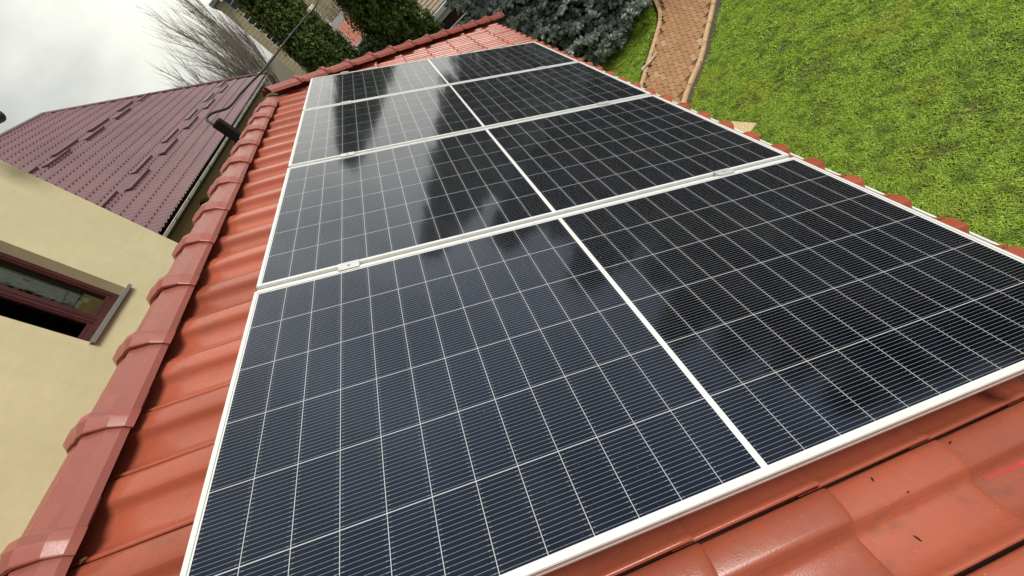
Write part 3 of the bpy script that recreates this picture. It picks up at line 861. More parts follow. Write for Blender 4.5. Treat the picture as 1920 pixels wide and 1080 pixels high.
# reveals
b.add([(XB, wy0, wz0), (XB, wy0, wz1), (XB - dpt, wy0, wz1), (XB - dpt, wy0, wz0)], [(0, 1, 2, 3)])
b.add([(XB, wy1, wz0), (XB, wy1, wz1), (XB - dpt, wy1, wz1), (XB - dpt, wy1, wz0)], [(3, 2, 1, 0)])
b.add([(XB, wy0, wz1), (XB, wy1, wz1), (XB - dpt, wy1, wz1), (XB - dpt, wy0, wz1)], [(3, 2, 1, 0)])
b.add([(XB, wy0, wz0), (XB, wy1, wz0), (XB - dpt, wy1, wz0), (XB - dpt, wy0, wz0)], [(0, 1, 2, 3)])
loc(b.build("wall", M_plaster, bh), bh)
fx = XB - dpt
win = MB()
fw = .062
win.box(fx - .06, fx + .012, wy0, wy0 + fw, wz0, wz1)
win.box(fx - .06, fx + .012, wy1 - fw, wy1, wz0, wz1)
win.box(fx - .06, fx + .0115, wy0 + fw, wy1 - fw, wz0, wz0 + fw)
win.box(fx - .06, fx + .0115, wy0 + fw, wy1 - fw, wz1 - fw, wz1)
ym = wy0 + (wy1 - wy0) * .48
win.box(fx - .06, fx + .0110, ym - .055, ym + .055, wz0 + fw, wz1 - fw)
win.box(fx + .0115, fx + .020, ym - .008, ym + .008, wz0 + fw, wz1 - fw)
eb = MB(); eb.box(XB - 6, XB + .30, -7, ye + .20, ZO + 4.301, ZO + 4.38)
eb.add([(XB + .30, -7, ZO + 4.381), (XB + .30, ye + .20, ZO + 4.381), (XB - 2.8, ye + .20, ZO + 6.2), (XB - 2.8, -7, ZO + 6.2)], [(0, 1, 2, 3)])
loc(eb.build("roof", M_guard, bh), bh)
eg = MB(); eg.tube([(XB + .44, ye - .35, ZO + 2.15), (XB + .44, ye - .32, ZO + 2.15), (XB + .44, ye + .22, ZO + 2.15), (XB + .44, ye + .245, ZO + 2.15)], [.06, .085, .085, .06], 14)
eg.box(XB + .001, XB + .40, ye - .15, ye - .09, ZO + 2.12, ZO + 2.18)
loc(eg.build("dark_stub", M_dark, bh), bh)  # stands for an unidentified dark rounded object; pipe shape and bracket are assumed
wo = loc(win.build("window", M_brown, bh, bevel=.004), bh)
sash = MB()
for (a, c) in ((wy0 + fw, ym - .055), (ym + .055, wy1 - fw)):
    z0, z1 = wz0 + fw, wz1 - fw
    sash.box(fx - .055, fx - .002, a, a + .022, z0, z1); sash.box(fx - .055, fx - .002, c - .022, c, z0, z1)
    sash.box(fx - .055, fx - .003, a + .022, c - .022, z0, z0 + .05); sash.box(fx - .055, fx - .003, a + .022, c - .022, z1 - .05, z1)
sash.build("sash", M_brown, wo, bevel=.003)
sl = MB(); sl.box(XB - dpt + .013, XB + .055, wy0 - .035, wy1 + .035, wz0 - .012, wz0 + .006); sl.box(XB + .045, XB + .0555, wy0 - .036, wy1 + .036, wz0 - .035, wz0 + .007)
sl.build("sill", M_sill, wo, bevel=.002)
gp = MB()
for (a, c) in ((wy0 + fw + .02, ym - .075), (ym + .075, wy1 - fw - .02)):
    gp.add([(fx - .03, a, wz0 + .1), (fx - .03, c, wz0 + .1), (fx - .03, c, wz1 - .1), (fx - .03, a, wz1 - .1)], [(0, 1, 2, 3)])
gp.build("pane", M_glass, wo)
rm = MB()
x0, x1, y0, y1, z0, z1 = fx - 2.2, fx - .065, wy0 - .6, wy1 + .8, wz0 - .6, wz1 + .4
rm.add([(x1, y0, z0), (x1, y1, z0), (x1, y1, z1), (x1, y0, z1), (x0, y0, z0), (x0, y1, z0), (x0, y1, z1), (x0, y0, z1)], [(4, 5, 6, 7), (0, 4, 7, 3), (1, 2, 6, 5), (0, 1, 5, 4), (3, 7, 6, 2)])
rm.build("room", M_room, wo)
cu = MB()
nC = 16
cv = [(fx - .13 + .012 * math.sin(k * 1.9), ym + .24 + (.24) * k / nC, z) for z in (wz0 + .33, wz1) for k in range(nC + 1)]
cu.add(cv, [(k, k + 1, nC + 1 + k + 1, nC + 1 + k) for k in range(nC)], True)
tag(cu.build("curtain", M_curtain), "pale grey green curtain hanging inside the brown window", "curtain")
cd = MB(); cd.box(fx - .11, fx - .085, wy1 - .40, wy1 - .085, wz0 + .07, wz0 + .31)
tag(cd.build("cardboard_sheet", M_card, None, bevel=.003), "yellowish cardboard piece leaning inside the brown window's lower corner", "cardboard")

# ---------------------------------------------------------------- wine-red metal roofed house
XE, ZE = -4.6, ZO + .03
YC = 19.85; XRIDGE, ZRIDGE, YHIP = -8.9, ZO + 3.76, 15.55
mh = thing("metal_roofed_house", "beige house under a wine red metal tile roof with snow guards", "house", (XE, 12, 0))
def metal_tile(y0, y1, A, axis_u, axis_v, slope_len, wave=.157, step=.302, amp=.013, stepd=.034):
    """stamped sheet: waves across, a step at the foot of every row; A = eave start"""
    nv = int((y1 - y0) / wave * 6)
    vs = np.linspace(y0, y1, nv + 1)
    ul, hl_ = [], []
    k = int(slope_len / step)
    for r in range(k + 1):
        ul += [r * step + .002, r * step + .02, r * step + step * .5, (r + 1) * step - .006]; hl_ += [stepd, stepd * 1.05, stepd * .5, .0]
    ul, hl_ = np.array(ul), np.array(hl_)
    m_ = ul <= slope_len; ul, hl_ = ul[m_], hl_[m_]
    nrm = np.cross(axis_v, axis_u); nrm = nrm / np.linalg.norm(nrm)
    if nrm[2] < 0: nrm = -nrm
    ph = 2 * np.pi * vs / wave
    w = amp * (np.cos(ph) + .25 * np.cos(2 * ph))
    stepmask = .10 + .95 * (np.cos(ph) * .5 + .5) ** 1.4
    H = hl_[:, None] * stepmask[None, :] + w[None, :]
    # the step line itself is scalloped: rolls reach further down than pans
    U = ul[:, None] - .022 * (np.cos(ph) * .5 + .5)[None, :]
    P = A[None, None, :] + U[..., None] * axis_u + (vs - y0)[None, :, None] * axis_v + H[..., None] * nrm
    nu = len(ul); idx = np.arange(nu * (nv + 1)).reshape(nu, nv + 1)
    F = np.stack([idx[:-1, :-1], idx[:-1, 1:], idx[1:, 1:], idx[1:, :-1]], -1).reshape(-1, 4)
    return P.reshape(-1, 3), F
sl_ang = math.atan2(ZRIDGE - ZE, XE - XRIDGE)
au = np.array([-math.cos(sl_ang), 0, math.sin(sl_ang)]); av = np.array([0, 1.0, 0])
slen = math.hypot(ZRIDGE - ZE, XE - XRIDGE)
Y0 = 5.9
P1, F1 = metal_tile(Y0, YC, np.array([XE - .05, Y0, ZE + .045]), au, av, slen)
me = bpy.data.meshes.new("roof"); me.from_pydata(P1.tolist(), [], F1.tolist()); 
bm = bmesh.new(); bm.from_mesh(me)
bmesh.ops.bisect_plane(bm, geom=bm.verts[:] + bm.edges[:] + bm.faces[:], plane_co=(XE, YC, 0), plane_no=Vector((1, 1, 0)).normalized(), clear_outer=True) if False else None
# hip plane in plan runs from (XE,YC) to (XRIDGE,YHIP): x - y = const
bmesh.ops.bisect_plane(bm, geom=bm.verts[:] + bm.edges[:] + bm.faces[:], plane_co=(XE, YC, 0), plane_no=Vector((-1, 1, 0)).normalized(), clear_outer=True)
# far hip face and rear slope, plain sheets with the same profile
xr2 = 2 * XRIDGE - XE
for f in ([(XE, YC, ZE), (XRIDGE, YHIP, ZRIDGE), (xr2, YC, ZE)], [(XRIDGE, YHIP, ZRIDGE), (XRIDGE, Y0, ZRIDGE), (xr2, Y0, ZE), (xr2, YC, ZE)]):
    bm.faces.new([bm.verts.new(p) for p in f])
bm.to_mesh(me); bm.free()
me.polygons.foreach_set("use_smooth", [True] * len(me.polygons)); me.materials.append(M_purple)
proof = bpy.data.objects.new("roof", me); col.objects.link(proof); proof.parent = mh; loc(proof, mh)
es = proof.modifiers.new("edge", 'EDGE_SPLIT'); es.split_angle = R(38)
# ridge and hip trim
rt = MB()
rt.tube([(XRIDGE, Y0, ZRIDGE + .015), (XRIDGE, YHIP, ZRIDGE + .015)], .06, 8)
rt.tube([(XRIDGE, YHIP, ZRIDGE + .015), (XE + .05, YC + .05, ZE + .03)], .055, 8)
rt.tube([(XRIDGE, YHIP, ZRIDGE + .015), (xr2 - .05, YC + .05, ZE + .03)], .055, 8)
rt.build("ridge_trim", M_guard, proof)
def on_sheet(y, s, n=0.0):
    nr = Vector((math.sin(sl_ang), 0, math.cos(sl_ang)))
    return Vector((XE, y, ZE)) + Vector(au) * s + nr * n
guards = [(9.6, 1.37), (8.68, 1.15), (11.68, 1.35), (10.78, 1.14), (13.66, 1.33), (12.83, 1.13), (15.72, 1.31), (14.88, 1.10), (17.75, 1.30), (16.93, 1.08), (7.55, 1.37), (6.6, 1.15),
          (11.37, 3.57), (10.62, 3.42), (13.29, 3.57), (12.43, 3.37), (15.23, 3.59), (14.35, 3.37), (16.33, 3.42), (9.50, 3.58), (8.6, 3.4)]
gM = Matrix(((0, au[0], math.sin(sl_ang), 0), (1, au[1], 0, 0), (0, au[2], math.cos(sl_ang), 0), (0, 0, 0, 1)))
gm = MB()
# angle plate: sloping face towards the ridge, upright lower face with a folded foot
gm.add([(0, 0, .02), (1.05, 0, .02), (1.05, .01, .085), (0, .01, .085), (1.05, .17, .03), (0, .17, .03)], [(0, 1, 2, 3), (3, 2, 4, 5)])
gm.add([(0, 0, .02), (0, .01, .085), (0, .17, .03)], [(0, 1, 2)]); gm.add([(1.05, 0, .02), (1.05, .17, .03), (1.05, .01, .085)], [(0, 1, 2)])
gm.box(0, 1.05, -.03, -.0005, .018, .021)
g0 = gm.build("snow_guard", M_guard, proof)
for i, (yy, ss) in enumerate(guards):
    o = g0 if i == 0 else g0.copy()
    if i: col.objects.link(o); o.parent = proof
    o.matrix_local = Matrix.Translation(on_sheet(yy, ss - .02)) @ gM
# gutter, soffit, walls
gq = MB(); gutter_run(gq, (XE - .125, Y0, ZE - .02), (XE - .125, YC + .02, ZE - .02), (1, 0, 0), .055)
o = loc(gq.build("gutter", plain("ivory_gutter", (0.74, 0.75, 0.70), .4, .12, 3), mh), mh)
s_ = o.modifiers.new("solid", 'SOLIDIFY'); s_.thickness = .003
for k in range(16):
    yb = Y0 + .4 + k * .88
    br = MB(); br.tube([(XE - .123 + .060 - .060 * math.cos(a), yb, ZE - .02 - .060 * math.sin(a)) for a in np.linspace(0, math.pi, 7)], .008, 5)
    br.build("gutter_bracket", M_dark, o)
XW = XE - .5
wb = MB()
AY = [7.05, 9.05, 11.05, 13.05, 15.05, 17.05]; AWD, AZT, AZS = .52, ZO - .24, ZO - 1.0
def arch(yc, n=14, w=AWD, zt=AZT, zs=AZS, zb=1.4):
    r = w
    pts = [(yc - w, zb), (yc + w, zb)]
    return pts + [(yc + w * math.cos(math.pi * k / n), (zt - (w)) + w * math.sin(math.pi * k / n)) for k in range(n + 1)]
outer = [(Y0, 0), (YC - .5, 0), (YC - .5, ZE - .10), (Y0, ZE - .10)]
bmw = bmesh.new()
def ring(bm_, pts, x):
    vs = [bm_.verts.new((x, p[0], p[1])) for p in pts]
    return [bm_.edges.new((vs[i], vs[(i + 1) % len(vs)])) for i in range(len(vs))], vs
es_ = ring(bmw, outer, XW)[0]
for yc in AY: es_ += ring(bmw, arch(yc), XW)[0]
bmesh.ops.triangle_fill(bmw, use_beauty=True, use_dissolve=False, edges=es_)
for yc in AY:
    pa = arch(yc); n = len(pa)
    va = [bmw.verts.new((XW, p[0], p[1])) for p in pa]; vb = [bmw.verts.new((XW - .22, p[0], p[1])) for p in pa]
    for k in range(n): bmw.faces.new((va[k], va[(k + 1) % n], vb[(k + 1) % n], vb[k]))
def quad(ps): bmw.faces.new([bmw.verts.new(p) for p in ps])
quad([(XW, YC - .5, 0), (xr2 + .5, YC - .5, 0), (xr2 + .5, YC - .5, ZE - .1), (XW, YC - .5, ZE - .1)])
quad([(xr2 + .5, Y0, 0), (xr2 + .5, YC - .5, 0), (xr2 + .5, YC - .5, ZE - .1), (xr2 + .5, Y0, ZE - .1)])
quad([(XW, Y0, ZE - .10), (XW, YC - .02, ZE - .10), (XE - .13, YC - .02, ZE - .14), (XE - .13, Y0, ZE - .14)])       # boarded soffit
wme = bpy.data.meshes.new("wall"); bmw.to_mesh(wme); bmw.free(); wme.materials.append(M_plaster_far)
wo_ = bpy.data.objects.new("wall", wme); col.objects.link(wo_); wo_.parent = mh; loc(wo_, mh)
for yc in AY:
    wp = MB()
    pa = arch(yc); n = len(pa)
    inn = [(yc + (p[0] - yc) * .90, AZT - .5 + (p[1] - AZT + .5) * .93) for p in pa]
    V = [(XW - .15, p[0], p[1]) for p in pa] + [(XW - .15, p[0], p[1]) for p in inn]
    wp.add(V, [(k, (k + 1) % n, n + (k + 1) % n, n + k) for k in range(n)])
    wo2 = loc(wp.build("arched_window", M_brown, mh), mh)
    pp_ = MB(); pp_.add([(XW - .17, p[0], p[1]) for p in pa], [tuple(range(n))]); pp_.build("pane", M_darkglass, wo2)
# hooked downpipe elbow at the far eave corner
dp = MB(); dp.tube(smooth_path([Vector(p) for p in ((XE + .08, YC - .15, ZE - .06), (XE + .10, YC - .15, ZE - .22), (XE - .05, YC - .2, ZE - .42), (XW + .09, YC - .25, ZE - .62), (XW + .08, YC - .25, ZE - 1.6), (XW + .08, YC - .25, .1))], 5), .045, 8)
loc(dp.build("downpipe", M_dark, mh), mh)

# ---------------------------------------------------------------- vegetation
def leaf_cloud(centres, normals, size, aspect=2.0, tri=False):
    """one leaf quad per centre, facing roughly along its normal"""
    n = len(centres)
    nr = normals + rng.normal(0, .55, (n, 3)); nr /= np.linalg.norm(nr, axis=1)[:, None]
    up_ = rng.normal(0, 1, (n, 3)); up_[:, 2] += 1.2
    a = np.cross(nr, up_); a /= np.linalg.norm(a, axis=1)[:, None] + 1e-9
    b_ = np.cross(a, nr)
    s = (size * rng.uniform(.6, 1.35, n))[:, None]
    V = np.stack([centres - a * s * .5 / aspect * 1.0 - b_ * s * .5, centres + a * s * .5 / aspect - b_ * s * .35, centres + b_ * s * .6 + nr * s * .15, centres - a * s * .55 / aspect + b_ * s * .1], 1).reshape(-1, 3)
    F = np.arange(n * 4).reshape(n, 4)
    return V, F

def make_thuja(h, r, seed, lean=0.0, n_clump=900, per=62, leaf=.07):
    """column of upright scale-leaf sprays grouped in clumps"""
    rg = np.random.default_rng(seed)
    C, Nn = [], []
    for i in range(n_clump):
        z = h * rg.uniform(.0, 1) ** .9
        f = z / h
        rad = r * (min(1, .72 + .9 * f) if f < .3 else math.sqrt(max(0.02, 1 - ((f - .3) / .72) ** 1.6)))
        a = rg.uniform(0, 2 * math.pi)
        rr = rad * rg.uniform(.78, 1.02)
        c = np.array([rr * math.cos(a), rr * math.sin(a), z])
        out = np.array([math.cos(a), math.sin(a), .35])
        cs = rg.uniform(.06, .12)
        p = rg.normal(0, 1, (per, 3)) * np.array([cs * .7, cs * .7, cs * 1.25])
        C.append(c + p); Nn.append(np.tile(out, (per, 1)) + p * 2.2)
    C, Nn = np.vstack(C), np.vstack(Nn)
    V, F = leaf_cloud(C, Nn, leaf)
    # older inner foliage fills the column behind the outer sprays
    m = 5200
    z = h * rg.uniform(0, .97, m); f = z / h
    rad = r * .80 * np.where(f < .3, np.minimum(1, .72 + .9 * f), np.sqrt(np.clip(1 - (np.clip(f - .3, 0, 1) / .72) ** 1.6, .02, 1)))
    a = rg.uniform(0, 2 * np.pi, m); rr = rad * np.sqrt(rg.uniform(.35, 1, m))
    V2, F2 = leaf_cloud(np.stack([rr * np.cos(a), rr * np.sin(a), z], 1), np.stack([np.cos(a), np.sin(a), .2 + 0 * a], 1), leaf * 3.0, 1.5)
    V = np.vstack([V, V2]); V[:, 0] += lean * np.clip(V[:, 2] - 3.2, 0, None)
    return V, np.vstack([F, F2 + len(V) - len(V2)])
def thuja(name, label, loc_, h, r, seed, mat, group=None, cat="tree", **kw):
    t = thing(name, label, cat, loc_, group=group)
    V, F = make_thuja(h, r, seed, **kw)
    np_mesh("crown", V, F, mat, t)
    tr = MB(); tr.tube([(0, 0, 0), (0.02, 0, h * .5), (kw.get('lean', 0) * (h * .93 - 3.2), 0.02, h * .93)], [.09, .06, .015], 8)
    rg = random.Random(seed)
    for k in range(40):
        z = rg.uniform(.15, .85) * h; a = rg.uniform(0, 6.28); l = r * .7
        tr.tube([(0, 0, z), (math.cos(a) * l * .5, math.sin(a) * l * .5, z + .15), (math.cos(a) * l * .8, math.sin(a) * l * .8, z + .5)], [.02, .014, .006], 5)
    tr.build("trunk", M_bark, t)
    return t
def polar(az, dist):
    return CAM.x + dist * math.sin(R(az)), CAM.y + dist * math.cos(R(az))
x, y = polar(-8.8, 12.2); thuja("thuja_tree", "left of two dark green thuja columns beyond the roof, crossed by the cable", (x, y, 0), 6.7, .62, 3, M_thuja, "thuja columns behind the roof")
x, y = polar(-.9, 12.6); thuja("thuja_tree", "right of two dark green thuja columns beyond the roof, beside the grey shed", (x, y, 0), 7.7, .82, 4, M_thuja, "thuja columns behind the roof", lean=.15)
x, y = polar(-5.0, 11.2); thuja("yew_shrub", "low darker green shrub in the gap between the two thuja columns", (x, y, 0), 3.15, .75, 5, M_yew, None, "shrub", n_clump=260)

def make_spruce(h, r0, seed, levels=64):
    rg = random.Random(seed); nr = np.random.default_rng(seed)
    wood = MB(); Ct, Dt, St = [], [], []; Ci, Di, Si = [], [], []
    def shoots(a, b, n, ln, tips, spread=.6):
        a, b = np.array(a), np.array(b); ax = b - a; ax = ax / (np.linalg.norm(ax) + 1e-9)
        for k in range(n):
            t = nr.uniform(.05, 1.0)
            p = a + (b - a) * t + nr.normal(0, .012, 3)
            d = ax * nr.uniform(.35, 1.0) + nr.normal(0, spread * .55, 3); d[2] += .12; d /= np.linalg.norm(d)
            (Ct if tips(t) else Ci).append(p); (Dt if tips(t) else Di).append(d); (St if tips(t) else Si).append(ln * nr.uniform(.6, 1.3))
    for L in range(levels):
        f = (L + rg.uniform(-.3, .3)) / levels; f = min(max(f, 0.005), .985)
        z = .25 + (h - .3) * f ** .95
        br = r0 * (1 - f) ** .86 * rg.uniform(.82, 1.1) + .12
        nb = 9 if f < .6 else 7
        a0 = rg.uniform(0, 6.28)
        for k in range(nb):
            a = a0 + k * 6.2832 / nb + rg.uniform(-.25, .25); bl = br * rg.uniform(.72, 1.14)
            o = np.array([math.cos(a), math.sin(a), 0])
            dr = -.10 * bl * (1.2 - f) - rg.uniform(0, .1)
            pts = [np.array([0, 0, z]), np.array([0, 0, z]) + o * bl * .4 + np.array([0, 0, dr * .6]), np.array([0, 0, z]) + o * bl * .75 + np.array([0, 0, dr]), np.array([0, 0, z]) + o * bl + np.array([0, 0, dr * .65 + .05])]
            if f < .75: wood.tube(pts, [.022, .015, .009, .004], 4)
            side = np.array([-o[1], o[0], 0])
            for s in np.arange(.28, 1.0, .085 if bl > .7 else .16):
                i = min(2, int(s * 3)); p = pts[i] + (pts[i + 1] - pts[i]) * (s * 3 - i)
                for sg in (-1, 1):
                    l2 = bl * .34 * (1.15 - s) * rg.uniform(.7, 1.3) + .07
                    e = p + (o * .75 + side * sg * rg.uniform(.6, 1.05)) * l2 + np.array([0, 0, rg.uniform(-.07, .04)])
                    shoots(p, e, int(6 + l2 * 30), .100, lambda t, s=s: (s > .5 or t > .55), .75)
            shoots(pts[2], pts[3], 14, .115, lambda t: True)
            shoots(pts[1], pts[2], 7, .09, lambda t: False)
    wood.tube([(0, 0, 0), (0, 0, h * .5), (0, 0, h)], [.15, .09, .01], 10)
    def needles(C, D, S):
        C, D, S = np.array(C), np.array(D), np.array(S)[:, None]
        n = len(C); Vs = []
        ref = np.tile(np.array([.3, .2, 1.0]), (n, 1)); a = np.cross(D, ref); a /= np.linalg.norm(a, axis=1)[:, None] + 1e-9; b = np.cross(D, a)
        for k in range(3):
            an = math.pi * k / 3; w = a * math.cos(an) + b * math.sin(an)
            Vs.append(np.stack([C - w * S * .10, C + D * S * .45 - w * S * .30, C + D * S * 1.02, C + D * S * .5 + w * S * .30, C + w * S * .10], 1))
        # one shoot = one island: join its three blades at the base vertex
        V = np.concatenate(Vs, 1).reshape(-1, 3)
        o = np.arange(n)[:, None] * 15
        F = np.vstack([o + np.array([0, 1, 3]) + 0, o + np.array([1, 2, 3]), o + np.array([0, 3, 4]),
                       o + np.array([0, 6, 8]), o + np.array([6, 7, 8]), o + np.array([0, 8, 9]),
                       o + np.array([0, 11, 13]), o + np.array([11, 12, 13]), o + np.array([0, 13, 14])])
        return V, F
    return wood, needles(Ct, Dt, St), needles(Ci, Di, Si)
sp = thing("blue_spruce", "big blue grey spruce standing between the roof and the paver path", "tree", (4.05, 9.05, 0))
wd, (V, F), (V2, F2) = make_spruce(9.0, 2.06, 21)
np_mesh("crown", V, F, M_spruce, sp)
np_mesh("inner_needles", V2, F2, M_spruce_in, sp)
wd.build("trunk", M_bark, sp)

def bare_tree(name, label, loc_, h, seed, spread, lean=(0, 0), group=None, base=.13):
    rg = random.Random(seed)
    trunk, tw = MB(), MB()
    def grow(p, d, l, r, depth):
        n = 4; pts = [p]; rr = [r]
        q = p.copy()
        for k in range(n):
            d = (d + Vector((rg.gauss(0, .07), rg.gauss(0, .07), .05 + rg.gauss(0, .04)))).normalized()
            q = q + d * (l / n); pts.append(q.copy()); rr.append(r * (1 - .5 * (k + 1) / n))
        (trunk if depth < 2 else tw).tube(pts, rr, 6 if depth < 2 else 3, cap=False)
        if depth >= 4: return
        nb = (7, 6, 5, 4)[depth]
        for k in range(nb):
            t = rg.uniform(.3, 1.0) if depth else rg.uniform(.25, 1.0)
            i = min(n - 1, int(t * n)); s = pts[i].lerp(pts[i + 1], t * n - i)
            sp_ = spread * (1.0 if depth == 0 else .85)
            nd = (d + Vector((rg.gauss(0, sp_), rg.gauss(0, sp_), rg.uniform(.0, .35)))).normalized()
            grow(s, nd, l * rg.uniform(.5, .8), max(r * .45, .0042), depth + 1)
        grow(pts[-1], d, l * .7, r * .55, depth + 1)
    grow(Vector((0, 0, 0)), Vector((lean[0], lean[1], 1)).normalized(), h * .42, base, 0)
    t = thing(name, label, "tree", loc_, group=group)
    trunk.build("trunk", M_barkgrey, t); tw.build("crown", M_barkgrey, t)
    return t
x, y = polar(-15.3, 36); bare_tree("bare_tree", "tall leafless tree behind the wine red roof, nearest the apartment block", (x, y, 0), 9.3, 31, .24, (-.02, 0), "bare trees behind the wine red roof")
x, y = polar(-16.8, 33); bare_tree("bare_tree", "broad leafless tree behind the wine red roof, tallest and in the middle of the row", (x, y, 0), 9.4, 8, .34, (-.02, 0), "bare trees behind the wine red roof")
x, y = polar(-18.6, 34); bare_tree("bare_tree", "leafless tree behind the wine red roof, the one leaning out over open sky", (x, y, 0), 7.8, 17, .38, (-.03, 0), "bare trees behind the wine red roof")
# scrub at the feet of the trees
sc_lab = ["dry brown scrub bush beyond the far corner of the wine red roof", "dry brown scrub bush at the foot of the apartment block", "dry brown thicket behind the white post, between the thujas", "dry brown scrub in front of the low red roof"]
for i, (az, d, h, w) in enumerate(((-14.0, 27, 3.4, 1.6), (-12.2, 32, 3.0, 1.6), (-5.1, 40, 5.6, 1.8), (-6.6, 24, 2.6, 1.0))):
    x, y = polar(az, d); rg = random.Random(40 + i); mb = MB()
    for k in range(240):
        a, r_ = rg.uniform(0, 6.28), w * math.sqrt(rg.uniform(0, 1)); p = Vector((r_ * math.cos(a), r_ * math.sin(a), 0)); hh = h * rg.uniform(.45, 1) * (1 - .4 * r_ / w)
        q = [p, p + Vector((rg.gauss(0, .15), rg.gauss(0, .15), hh * .5)), p + Vector((rg.gauss(0, .4), rg.gauss(0, .4), hh))]
        mb.tube(q, [.022, .016, .006], 3, cap=False)
    o = mb.build("scrub_bush", M_scrub); o.location = (x, y, 0)
    tag(o, sc_lab[i], "bush", "dry scrub bushes far behind")

# unseen dark evergreens added beyond the lawn for shade and dark panel reflections
def evergreen(h, r, seed, n=420, per=34, leaf=.26):
    rg = np.random.default_rng(seed); C, Nn = [], []
    for i in range(n):
        z = h * (.06 + .94 * rg.uniform(0, 1)); f = z / h
        rad = r * (1 - f) ** .75 + .1
        a = rg.uniform(0, 6.2832); rr = rad * rg.uniform(.3, 1.1)
        p = rg.normal(0, .26, (per, 3)) * np.array([1, 1, .7])
        C.append(np.array([rr * math.cos(a), rr * math.sin(a), z]) + p); Nn.append(np.tile([math.cos(a), math.sin(a), .5], (per, 1)))
    return leaf_cloud(np.vstack(C), np.vstack(Nn), leaf, 1.4)
ev = thing("offscreen_conifer", "dark conifer added out of view beyond the lawn for the panel reflections", "tree", (0, 0, 0), group="dark conifers added beyond the lawn for reflections")
V, F = evergreen(9.0, 2.3, 61); np_mesh("crown", V, F, M_conifer, ev)
tb = MB(); tb.tube([(0, 0, 0), (0, 0, 4), (0, 0, 8.8)], [.2, .12, .02], 8); tb.build("trunk", M_bark, ev)
spots = [(28, 19, 1.1), (34, 17, .95), (41, 16.5, 1.05), (49, 16, .85), (56, 16, .95), (63, 15, .8), (69, 15.5, .80), (75, 16, .72)]
for i, (az, d, s) in enumerate(spots):
    o = ev if i == 0 else copy_tree(ev)
    x, y = polar(az, d); o.location = (x, y, 0); o.scale = (s, s, s * random.uniform(.92, 1.08)); o.rotation_euler = (0, 0, i * 1.7)

# ---------------------------------------------------------------- far buildings
def wall_frame(az, dist, yaw):
    x, y = polar(az, dist); return Matrix.Translation((x, y, 0)) @ Matrix.Rotation(yaw, 4, 'Z')
# apartment block: its left edge is the near corner
ap = thing("apartment_block", "beige apartment block far off between the bare trees and the thuja", "building", (*polar(-12.65, 70), 0), (0, 0, R(10)))
def siding_mat():
    t = NT("beige_brick_far")
    sep = t.node("ShaderNodeSeparateXYZ"); t.l.new(t.coord(), sep.inputs[0])
    f = t.math('FRACT', t.math('MULTIPLY', sep.outputs[2], 2.2))
    c = t.mix(t.math('GREATER_THAN', f, .86), t.ramp(t.noise(1.2, 5), (0.3, (0.40, 0.34, 0.20)), (0.7, (0.50, 0.43, 0.27))), (0.27, 0.22, 0.13))
    t.base(c); t.rough(.9); return t.m
HA = 11.4
a_ = MB(); a_.box(0, 1.15, 0, 12, 0, HA); a_.box(1.15, 2.35, .25, 12, 0, HA); a_.box(2.35, 14, 0, 12, 0, HA)
a_.build("wall", siding_mat(), ap)
a_ = MB(); a_.box(-.4, 14.4, -.45, 12.4, HA + .003, HA + .45); a_.build("cornice", plain("grey_cornice", (0.16, 0.155, 0.14), .8), ap, bevel=.03)
a_ = MB(); a_.box(.9, 2.6, -.62, -.46, HA - .35, HA + .40); a_.build("gutter", M_white, ap, bevel=.03)
for k in range(4):
    zz = 1.0 + k * 2.9
    w = MB()
    for q in range(3): w.box(1.2, 2.3, .13, .245, zz - .1 + q * .74, zz - .02 + q * .74)
    w.box(1.2, 2.3, .13, .245, zz + 2.0, zz + 2.08); w.box(1.16, 1.24, .13, .2455, zz - .1, zz + 2.08); w.box(2.26, 2.34, .13, .2455, zz - .1, zz + 2.08)
    wo2 = w.build("window", M_white, ap)
    w = MB(); w.box(1.24, 2.26, .20, .243, zz - .02, zz + 2.0); w.build("pane", M_darkglass, wo2)
a_ = MB(); a_.box(1.155, 2.345, .225, .2485, HA - 1.6, HA - .1); a_.build("spandrel", plain("brown_panel", (0.14, 0.07, 0.045), .7), ap)

# shed beyond the spruce
sh = thing("garden_shed", "dark grey shed with a white gutter and a ribbed beige roof", "shed", (*polar(2.55, 16.0), 0), (0, 0, R(-3)))
s1 = MB(); s1.box(-.9, 3.2, 0, 3.0, 0, 1.72); s1.build("wall", plain("dark_grey_boards", (0.042, 0.046, 0.042), .8, .2, 6, bump=.3), sh)
s1 = MB(); s1.box(-1.0, 3.3, -.16, -.003, 1.70, 1.86); s1.box(-1.0, 3.3, -.12, -.02, 1.55, 1.695); s1.build("gutter", M_white, sh, bevel=.012)
s1 = MB()
rk = R(24)
for k in range(16):
    M = Matrix.Translation((0, -.05, 1.88)) @ Matrix.Rotation(rk, 4, 'X')
    s1.box(-1.0, 3.3, k * .21, k * .21 + .16, 0, .035, M)
s1.box(-1.0, 3.3, 0, 3.36, -.03, -.002, M); 
for xx in (-.2, .8, 1.8): s1.box(xx, xx + .03, 0, 3.36, .0355, .045, M)
s1.build("roof", plain("beige_ribbed_sheet", (0.36, 0.29, 0.20), .7, .15, 4), sh)
s1 = MB(); s1.box(.62, .80, -.006, -.0005, .05, 1.5); s1.build("post", plain("red_brown_paint", (0.11, 0.03, 0.025), .6), sh)
wr = MB(); wr.tube([dirpt(836, 63, 9.2), dirpt(855, 44, 9.2), dirpt(874, 24, 9.2)], .011, 6); tag(wr.build("wire_stay", plain("galvanised_wire", (0.42, 0.42, 0.40), .5)), "thin grey wire stay slanting up in front of the dark shed", "wire")

